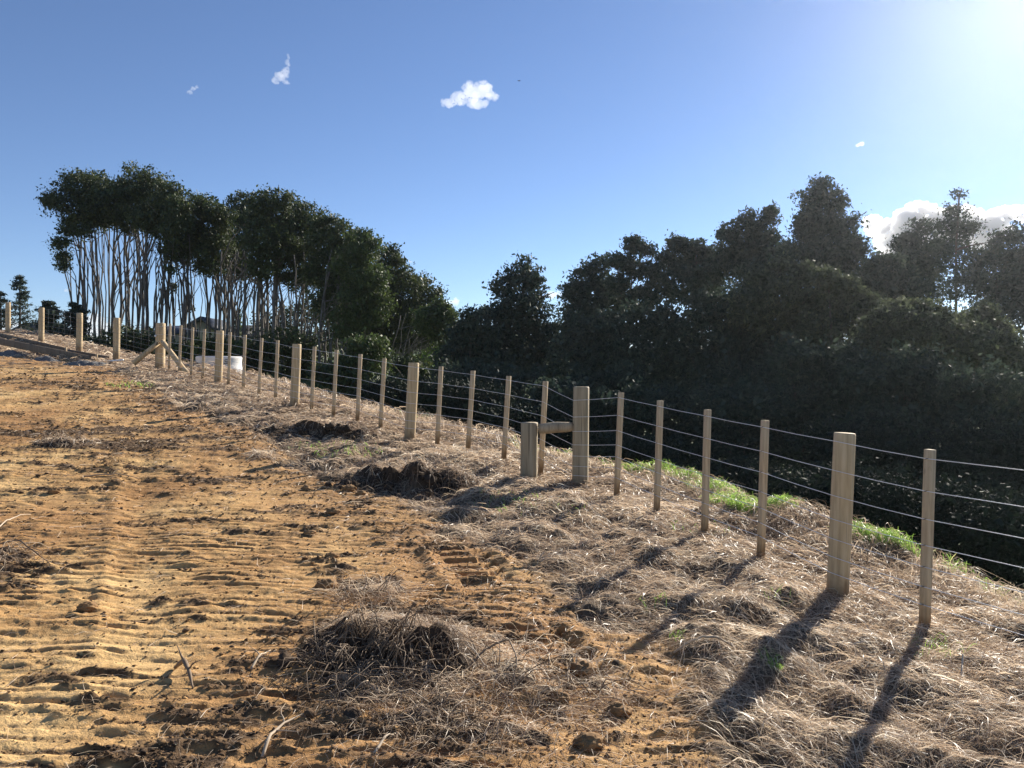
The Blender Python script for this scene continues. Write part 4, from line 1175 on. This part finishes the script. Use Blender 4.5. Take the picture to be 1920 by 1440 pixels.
conifer('dark conifer with drooping tiers behind the third net post', 38, 142, 566, 655, 62, 5000, 8, None, .16, .7)
conifer('thin wispy sapling behind the houses right of the gable', 52, 447, 578, 640, 22, 900, 7, M_LEAF_LIGHT, .15)

# forest across the gully
FG = 'forest trees across the gully'
def forest(label, D, px, blobs, n, leaf=.22, lm=None, stems=1, tuft=.16, shell=.5, tufts=70, name='forest_tree', **k):
    tuft *= .85; tufts = int(tufts * 1.4); leaf *= .78; n = int(n * 1.5)
    tree(name, label, 'tree', FG, D, px, blobs, n, leaf, lm or M_LEAF_DARK, M_DARKBARK, stems, .11, tuft, shell, tufts, **k)
forest('dark pointed totara-like tree standing alone in the dip of the skyline', 33, 970, [(985, 512, 26, 28), (955, 535, 30, 30), (1000, 545, 24, 34), (965, 580, 46, 38), (935, 610, 40, 40), (1000, 610, 48, 46), (1030, 640, 34, 46), (950, 665, 56, 50), (1015, 690, 48, 40), (910, 590, 16, 16)], 17000, .20, None, 1, .19, .45, 40)
forest('low dark tree left of the pointed tree in the skyline dip', 31, 880, [(885, 605, 26, 26), (865, 640, 34, 34), (905, 645, 34, 34), (850, 685, 40, 40), (900, 695, 44, 40), (935, 700, 34, 40)], 13000, .19)
forest('open-crowned tree with airy gaps left of the forest skyline', 38, 1110, [(1095, 520, 30, 22), (1075, 550, 24, 24), (1125, 500, 28, 20), (1120, 545, 44, 26), (1085, 590, 34, 34), (1130, 585, 44, 34)], 9500, .20, None, 2, .16, .6)
forest('tree with tufted upper branches and sky holes in its crown', 36, 1195, [(1190, 460, 22, 18), (1165, 490, 26, 18), (1215, 470, 16, 14), (1200, 505, 34, 18), (1230, 520, 26, 20), (1160, 530, 28, 18), (1200, 560, 50, 28)], 8800, .19, None, 2, .17, .55, 40)
forest('wide feathery tree left of the highest forest tops', 37, 1280, [(1270, 458, 24, 18), (1300, 465, 26, 18), (1250, 485, 22, 18), (1290, 500, 44, 26), (1325, 480, 18, 22), (1280, 540, 54, 36), (1330, 540, 40, 40)], 11500, .20, None, 2, .17, .5, 40)
forest('bushy tree with spiky top beside the tall cone', 35, 1410, [(1440, 405, 16, 22), (1400, 420, 20, 24), (1365, 440, 22, 22), (1425, 440, 30, 26), (1385, 470, 46, 32), (1440, 475, 36, 34), (1360, 500, 40, 34), (1420, 520, 56, 40)], 14500, .20, None, 1, .18, .5, 42)
forest('tallest forest tree shaped like a broad cone', 33, 1545, [(1540, 348, 20, 18), (1520, 375, 28, 22), (1560, 378, 24, 24), (1535, 410, 46, 30), (1510, 430, 32, 30), (1580, 430, 32, 34), (1550, 465, 62, 40), (1600, 470, 26, 36), (1500, 490, 50, 40), (1570, 520, 60, 44)], 19000, .19, None, 1, .18, .45, 44)
forest('sparse see-through tree before the bright cloud bank', 34, 1797, [(1793, 365, 12, 10), (1790, 395, 24, 16), (1775, 425, 34, 20), (1815, 425, 30, 20), (1795, 455, 52, 24), (1760, 490, 44, 30), (1830, 490, 40, 30), (1795, 540, 60, 36)], 8200, .16, None, 1, .22, .35, 46)
forest('rounded tree left of the sparse see-through tree', 36, 1710, [(1725, 428, 22, 18), (1700, 455, 28, 24), (1735, 465, 28, 24), (1690, 495, 40, 34), (1735, 510, 40, 36), (1700, 555, 50, 40)], 9500, .19)
forest('tree at the right frame edge below the cloud bank', 33, 1885, [(1870, 445, 14, 14), (1905, 440, 24, 22), (1870, 480, 34, 30), (1915, 490, 36, 36), (1880, 530, 50, 40), (1935, 550, 50, 50), (1870, 600, 50, 50)], 13000, .19)
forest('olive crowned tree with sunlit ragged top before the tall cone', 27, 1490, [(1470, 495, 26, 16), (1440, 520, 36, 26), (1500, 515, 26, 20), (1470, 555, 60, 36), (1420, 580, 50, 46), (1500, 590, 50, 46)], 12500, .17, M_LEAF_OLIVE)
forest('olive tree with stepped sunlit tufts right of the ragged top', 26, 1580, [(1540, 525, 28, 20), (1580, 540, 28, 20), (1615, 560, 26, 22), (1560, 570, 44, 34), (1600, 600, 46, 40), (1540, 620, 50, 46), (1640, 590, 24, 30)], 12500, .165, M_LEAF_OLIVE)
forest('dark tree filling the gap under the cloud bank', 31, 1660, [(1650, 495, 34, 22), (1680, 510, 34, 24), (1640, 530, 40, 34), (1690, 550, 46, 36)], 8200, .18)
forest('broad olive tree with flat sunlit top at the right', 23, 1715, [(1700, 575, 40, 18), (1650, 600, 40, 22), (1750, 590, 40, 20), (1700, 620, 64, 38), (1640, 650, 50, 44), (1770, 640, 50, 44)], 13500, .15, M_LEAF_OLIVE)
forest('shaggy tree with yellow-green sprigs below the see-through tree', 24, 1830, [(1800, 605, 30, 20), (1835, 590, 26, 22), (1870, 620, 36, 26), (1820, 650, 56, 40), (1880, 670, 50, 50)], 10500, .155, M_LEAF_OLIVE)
forest('shaded tree under the open-crowned skyline tree', 30, 1100, [(1090, 620, 44, 34), (1130, 620, 40, 36), (1080, 670, 56, 46), (1135, 680, 56, 46), (1100, 730, 70, 46)], 12500, .19)
forest('shaded tree mass below the tufted skyline tree', 29, 1215, [(1200, 600, 46, 34), (1245, 605, 44, 38), (1185, 655, 56, 46), (1250, 660, 60, 48), (1210, 720, 70, 50), (1280, 720, 56, 50)], 13500, .19)
forest('shaded tree left of the ragged olive top', 28, 1335, [(1320, 580, 46, 36), (1370, 575, 44, 38), (1310, 635, 60, 48), (1375, 640, 60, 50), (1330, 705, 70, 54), (1400, 700, 60, 54)], 14500, .185)
forest('shaded tree standing behind the tall strainer post', 22, 1080, [(1040, 745, 50, 36), (1100, 760, 56, 40), (1060, 800, 66, 40), (1130, 810, 60, 44)], 11000, .15)
forest('deep shaded tree behind the battens right of the strainer', 22, 1240, [(1190, 760, 60, 40), (1260, 765, 60, 44), (1210, 820, 66, 46), (1290, 830, 66, 50), (1240, 880, 76, 46)], 13000, .15)
forest('deep shaded tree behind the third batten from the near post', 21, 1400, [(1350, 765, 60, 44), (1430, 760, 60, 46), (1360, 830, 66, 50), (1440, 840, 66, 54), (1390, 900, 80, 50)], 14000, .145)
forest('deep shaded tree under the stepped olive tree', 22, 1540, [(1490, 680, 56, 48), (1560, 690, 60, 50), (1500, 760, 66, 54), (1580, 770, 66, 54), (1530, 850, 76, 56)], 14000, .15)
forest('deep shaded tree under the flat-topped olive tree', 20, 1690, [(1640, 720, 60, 50), (1710, 700, 60, 50), (1650, 800, 70, 56), (1730, 790, 70, 60), (1690, 870, 80, 56)], 14000, .14)
forest('deep shaded tree at the right edge behind the wires', 19, 1850, [(1800, 730, 60, 50), (1880, 740, 66, 56), (1810, 810, 70, 56), (1890, 830, 76, 60), (1850, 900, 84, 56), (1950, 800, 60, 80)], 14500, .135)
forest('dark tree closing the gap below the see-through tree', 28, 1760, [(1720, 660, 60, 50), (1800, 670, 60, 50), (1760, 730, 80, 56), (1700, 740, 60, 60)], 11500, .18)
forest('dark tree closing the gap at the far right of the forest', 27, 1900, [(1870, 690, 60, 56), (1940, 680, 60, 60), (1900, 760, 80, 60), (1975, 740, 60, 70)], 11500, .175)
forest('dark tree deep below the tall cone', 27, 1570, [(1530, 680, 60, 46), (1610, 680, 60, 50), (1560, 740, 80, 56), (1630, 760, 60, 60)], 11500, .175)
forest('dark tree deep below the spiky-topped tree', 26, 1420, [(1380, 720, 60, 46), (1460, 720, 60, 50), (1420, 790, 80, 56), (1480, 800, 60, 60)], 11500, .17)
forest('dark tree deep below the open-crowned tree', 27, 1130, [(1090, 740, 60, 46), (1170, 730, 60, 50), (1130, 790, 80, 50)], 9500, .175)
forest('dark tree deep in the dip below the pointed tree', 27, 950, [(900, 720, 60, 40), (980, 730, 60, 46), (940, 770, 80, 46), (850, 720, 40, 40)], 9500, .175)
forest('dark spreading tree low at the right edge above the shrubs', 17.5, 1830, [(1780, 860, 70, 60), (1860, 850, 76, 60), (1810, 930, 80, 66), (1900, 930, 86, 70), (1950, 870, 70, 70)], 13500, .12, M_LEAF_GULLY_SHADE)
forest('dark spreading tree low behind the near thick post', 18, 1620, [(1560, 840, 70, 60), (1640, 830, 76, 60), (1590, 910, 80, 60), (1680, 910, 86, 66)], 12500, .125, M_LEAF_GULLY_SHADE)
forest('dark tree filling the hollow left of the ragged olive top', 29, 1445, [(1420, 620, 50, 40), (1470, 640, 50, 44), (1400, 660, 50, 46), (1450, 690, 60, 44)], 11000, .18)
tree('thicket', 'dark far thicket seen between the pale grove trunks', 'tree', GV, 50, 545, [(510, 610, 34, 30), (550, 595, 34, 38), (590, 590, 40, 42), (630, 600, 36, 46), (535, 640, 50, 30), (600, 640, 56, 34), (655, 600, 40, 46), (700, 615, 40, 44), (660, 645, 50, 34), (725, 640, 36, 36)], 19000, .16, M_LEAF_GROVE, M_DARKBARK, 4, .06, .2, .4, 60, twigs=1)
SG = 'shrubs on the gully side below the fence'
def shrub(label, D, px, blobs, n, leaf=.13):
    tree('shrub', label, 'shrub', SG, D, px, blobs, int(n * 1.6), leaf * .75, M_LEAF_GULLY_SHADE, M_DARKBARK, 3, .05, .24, .35, 50, twigs=1)
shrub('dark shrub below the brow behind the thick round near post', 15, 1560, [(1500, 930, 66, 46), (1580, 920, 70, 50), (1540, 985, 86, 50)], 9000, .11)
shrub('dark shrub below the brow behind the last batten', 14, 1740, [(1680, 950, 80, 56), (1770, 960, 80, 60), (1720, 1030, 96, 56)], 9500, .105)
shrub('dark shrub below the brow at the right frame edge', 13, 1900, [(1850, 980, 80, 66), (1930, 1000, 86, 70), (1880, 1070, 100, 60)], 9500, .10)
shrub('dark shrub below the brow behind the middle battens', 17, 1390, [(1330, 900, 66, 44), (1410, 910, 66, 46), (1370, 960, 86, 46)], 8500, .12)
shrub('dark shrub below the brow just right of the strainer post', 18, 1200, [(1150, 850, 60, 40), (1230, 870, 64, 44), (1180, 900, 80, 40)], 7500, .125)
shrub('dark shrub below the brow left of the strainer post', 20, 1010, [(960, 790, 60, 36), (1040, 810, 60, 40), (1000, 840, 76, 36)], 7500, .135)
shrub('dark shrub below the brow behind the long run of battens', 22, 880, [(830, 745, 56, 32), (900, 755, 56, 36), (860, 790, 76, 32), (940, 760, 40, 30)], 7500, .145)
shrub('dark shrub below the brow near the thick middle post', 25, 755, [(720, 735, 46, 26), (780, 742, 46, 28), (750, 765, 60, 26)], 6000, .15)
# dry stalks standing on the brow
def stalks(label, px, py, n, seed):
    lr = np.random.default_rng(seed); x, y = px_ground(px, py); z = float(zbase(x, y)); G = Geo()
    for k in range(n):
        a = lr.uniform(0, 6.28); L = lr.uniform(.10, .26); b = np.array([lr.normal(0, .05), lr.normal(0, .04), -.03])
        q = [b, b + np.array([math.cos(a) * .03, math.sin(a) * .03, L * .55]), b + np.array([math.cos(a) * .09, math.sin(a) * .08, L])]
        G.tube(q, [.004, .003, .0015], 5, lr.uniform(.1, .8))
        G.tube([q[1], q[1] + np.array([lr.normal(0, .06), .02, .08])], [.003, .0015], 5, .4)
    tag(obj('dead_weed', G.mesh('dead_weed', [M_ROOT], True), None, (x, y, z)), label, 'dead weed', 'dead weeds on the brow')
stalks('reddish dead weed on the brow left of the near thick post', 1467, 950, 9, 3)
stalks('bent dead weed on the brow right of the last batten', 1765, 1062, 8, 4)
stalks('pale dead weed on the brow between the two near battens', 1520, 980, 7, 5)
stalks('curled dead weed on the brow at the right frame edge', 1893, 1098, 8, 6)

# ------------------------------------------------------------------ far hill
def build_hill():
    u = np.linspace(-1.1, 1.2, 120); r = np.linspace(150, 420, 24)
    U, R = np.meshgrid(u, r)
    X = U * R; Y = R
    top = 9 + 3.5 * fbm(U * 3, U * 0, 3, 301) + 8 * np.exp(-((U + .09) / .16) ** 2)
    Z = -4 + (top + 4) * np.sin(np.clip((R - 150) / 270, 0, 1) * math.pi) ** .9 + .8 * fbm(X * .05, Y * .05, 3, 303)
    nr, nc = X.shape
    i = (np.arange(nr - 1)[:, None] * nc + np.arange(nc - 1)[None, :]).ravel()
    m, nt, b, out = new_mat('hill_pasture')
    n = noise(nt, .06, 5, .6)
    nt.links.new(ramp(nt, n, [(.38, (.03, .045, .018)), (.5, (.10, .16, .045)), (.62, (.17, .15, .08))]), b.inputs['Base Color']); b.inputs['Roughness'].default_value = .95
    me = mesh_np('hill', np.stack([X, Y, Z], -1).reshape(-1, 3), np.stack([i, i + 1, i + nc + 1, i + nc], -1), [m], None, True)
    tag(obj('hill', me), kind='structure')
build_hill()

# ------------------------------------------------------------------ clouds
def cloud_mat(name, dens, g=0.35):
    m = bpy.data.materials.new(name); m.use_nodes = True; nt = m.node_tree
    nt.nodes.remove(nt.nodes['Principled BSDF'])
    v = nt.nodes.new('ShaderNodeVolumePrincipled')
    v.inputs['Color'].default_value = (.995, .995, .995, 1); v.inputs['Density'].default_value = dens; v.inputs['Anisotropy'].default_value = g
    nt.links.new(v.outputs[0], nt.nodes['Material Output'].inputs['Volume'])
    return m
def cloud(label, D, puffs, vox, disp, dens, seed, g=0.35, jit=26):
    """puffs in photo pixels: (px, py, rx, ry); small lumps are strewn over each"""
    lr = np.random.default_rng(seed); V0, F0 = ico(2)
    c0 = px_at(np.mean([p[0] for p in puffs]), np.mean([p[1] for p in puffs]), D)
    VV, FF, nb = [], [], 0
    for (px, py, rx, ry) in puffs:
        c = px_at(px, py, D) - c0; s = np.array([rx, (rx + ry) * .5, ry]) / FPX * D
        for k in range(jit):
            d = lr.normal(0, 1, 3); d /= np.linalg.norm(d)
            q = .62 if k else 0
            r = (.62 if k == 0 else lr.uniform(.18, .42))
            VV.append(V0 * s.mean() * r * np.array([1, 1, .9]) + c + d * s * q * lr.uniform(.6, 1.15)); FF.append(F0 + nb); nb += len(V0)
    me = mesh_np('cloud', np.vstack(VV), np.vstack(FF), [cloud_mat('cloud_vapour', dens, g)])
    o = obj('cloud', me, None, tuple(c0)); tag(o, label, 'cloud')
    rm = o.modifiers.new('merge', 'REMESH'); rm.mode = 'VOXEL'; rm.voxel_size = vox
    for sc_, st in ((disp * 2.2, disp * 1.5), (disp * .8, disp * .9), (disp * .35, disp * .45)):
        tx = bpy.data.textures.new('wisps', 'CLOUDS'); tx.noise_scale = sc_; tx.noise_depth = 3
        dm = o.modifiers.new('wisps', 'DISPLACE'); dm.texture = tx; dm.strength = st; dm.mid_level = .5; dm.texture_coords = 'LOCAL'
    return o
DC = 900
cloud('largest lone white cloud puff high in the middle of the sky', DC, [(842, 196, 20, 8), (862, 188, 22, 14), (885, 178, 26, 20), (905, 174, 24, 18), (922, 182, 14, 12), (896, 198, 26, 8), (878, 162, 12, 8), (906, 160, 10, 7)], .36, 3.0, .04, 1)
cloud('white wispy cloud with a thin upright tail', DC, [(518, 154, 10, 8), (530, 146, 14, 12), (538, 138, 8, 12), (542, 122, 4, 10), (543, 111, 2.5, 6), (540, 158, 8, 5)], .28, 2.2, .04, 2)
cloud('small faint cloud wisp at the upper left', DC, [(360, 176, 6, 4), (366, 169, 7, 4), (372, 166, 4, 4)], .3, 1.8, .05, 3)
cloud('tiny bright cloud fleck above the right forest', DC, [(1606, 274, 6, 3.5), (1613, 272, 7, 4.5)], .3, 1.2, .10, 4)
DB = 1500
cloud('big bright-edged cloud bank behind the right forest', DB, [(1640, 425, 30, 24), (1665, 455, 30, 26), (1700, 430, 40, 40), (1725, 402, 34, 26), (1742, 432, 56, 48), (1790, 420, 46, 40), (1830, 430, 44, 42), (1860, 420, 40, 34), (1890, 402, 30, 16), (1925, 400, 36, 16), (1700, 480, 60, 34)], 1.3, 13, .085, 5, .45, 60)
cloud('low white cloud behind the last grove tree', DB, [(842, 570, 14, 9), (854, 566, 9, 9), (835, 585, 16, 10)], .8, 4, .035, 6)
cloud('small white cloud between the pointed tree and forest', DB, [(1035, 553, 16, 7), (1046, 552, 10, 6)], .8, 4, .035, 7)
cloud('low bright cloud behind the left conifers and trunks', DB, [(178, 600, 26, 16), (165, 625, 40, 24), (195, 620, 26, 20)], 1.2, 6, .03, 8)
cloud('tiny cloud dot left of the grove trunks', DB, [(125, 545, 5, 4)], .5, 1.5, .05, 9)
cloud('low hazy cloud at the far left horizon', DB, [(20, 612, 40, 10), (-20, 620, 40, 14), (45, 622, 30, 8)], 1.2, 6, .02, 10)

# a bird far off
def build_bird():
    G = Geo(); G.tube([(-.16, 0, 0), (-.05, 0, .01), (.06, 0, .02), (.14, 0, .02), (.19, 0, .015)], [.012, .035, .045, .03, .008], 8)
    for s in (-1, 1):
        G.add([(.08, s * .03, .03), (.10, s * .22, .11), (.0, s * .46, .06), (-.06, s * .20, .08), (.08, s * .03, .015), (.10, s * .22, .098), (.0, s * .46, .055), (-.06, s * .20, .068)],
              [(0, 1, 2, 3), (7, 6, 5, 4), (0, 4, 5, 1), (1, 5, 6, 2), (2, 6, 7, 3), (3, 7, 4, 0)])
    o = obj('bird', G.mesh('bird', [M_BIRD]), None, tuple(px_at(973, 155, 95))); o.rotation_euler = (.25, -.1, .5)
    tag(o, 'tiny dark bird flying right of the largest lone cloud', 'bird')
build_bird()

# ------------------------------------------------------------------ haze volume added for the lens veil and the glow round the sun
def build_haze():
    G = Geo(); G.box((0, 280, -2.5), 1500, 640, 57)
    m = bpy.data.materials.new('veil_haze'); m.use_nodes = True; nt = m.node_tree
    nt.nodes.remove(nt.nodes['Principled BSDF'])
    v = nt.nodes.new('ShaderNodeVolumePrincipled')
    v.inputs['Color'].default_value = (.90, .93, 1, 1); v.inputs['Density'].default_value = .00028; v.inputs['Anisotropy'].default_value = .83
    nt.links.new(v.outputs[0], nt.nodes['Material Output'].inputs['Volume'])
    tag(obj('haze', G.mesh('haze', [m])), 'thin haze added for the lens veil and glow towards the sun', 'haze', kind='stuff')
build_haze()
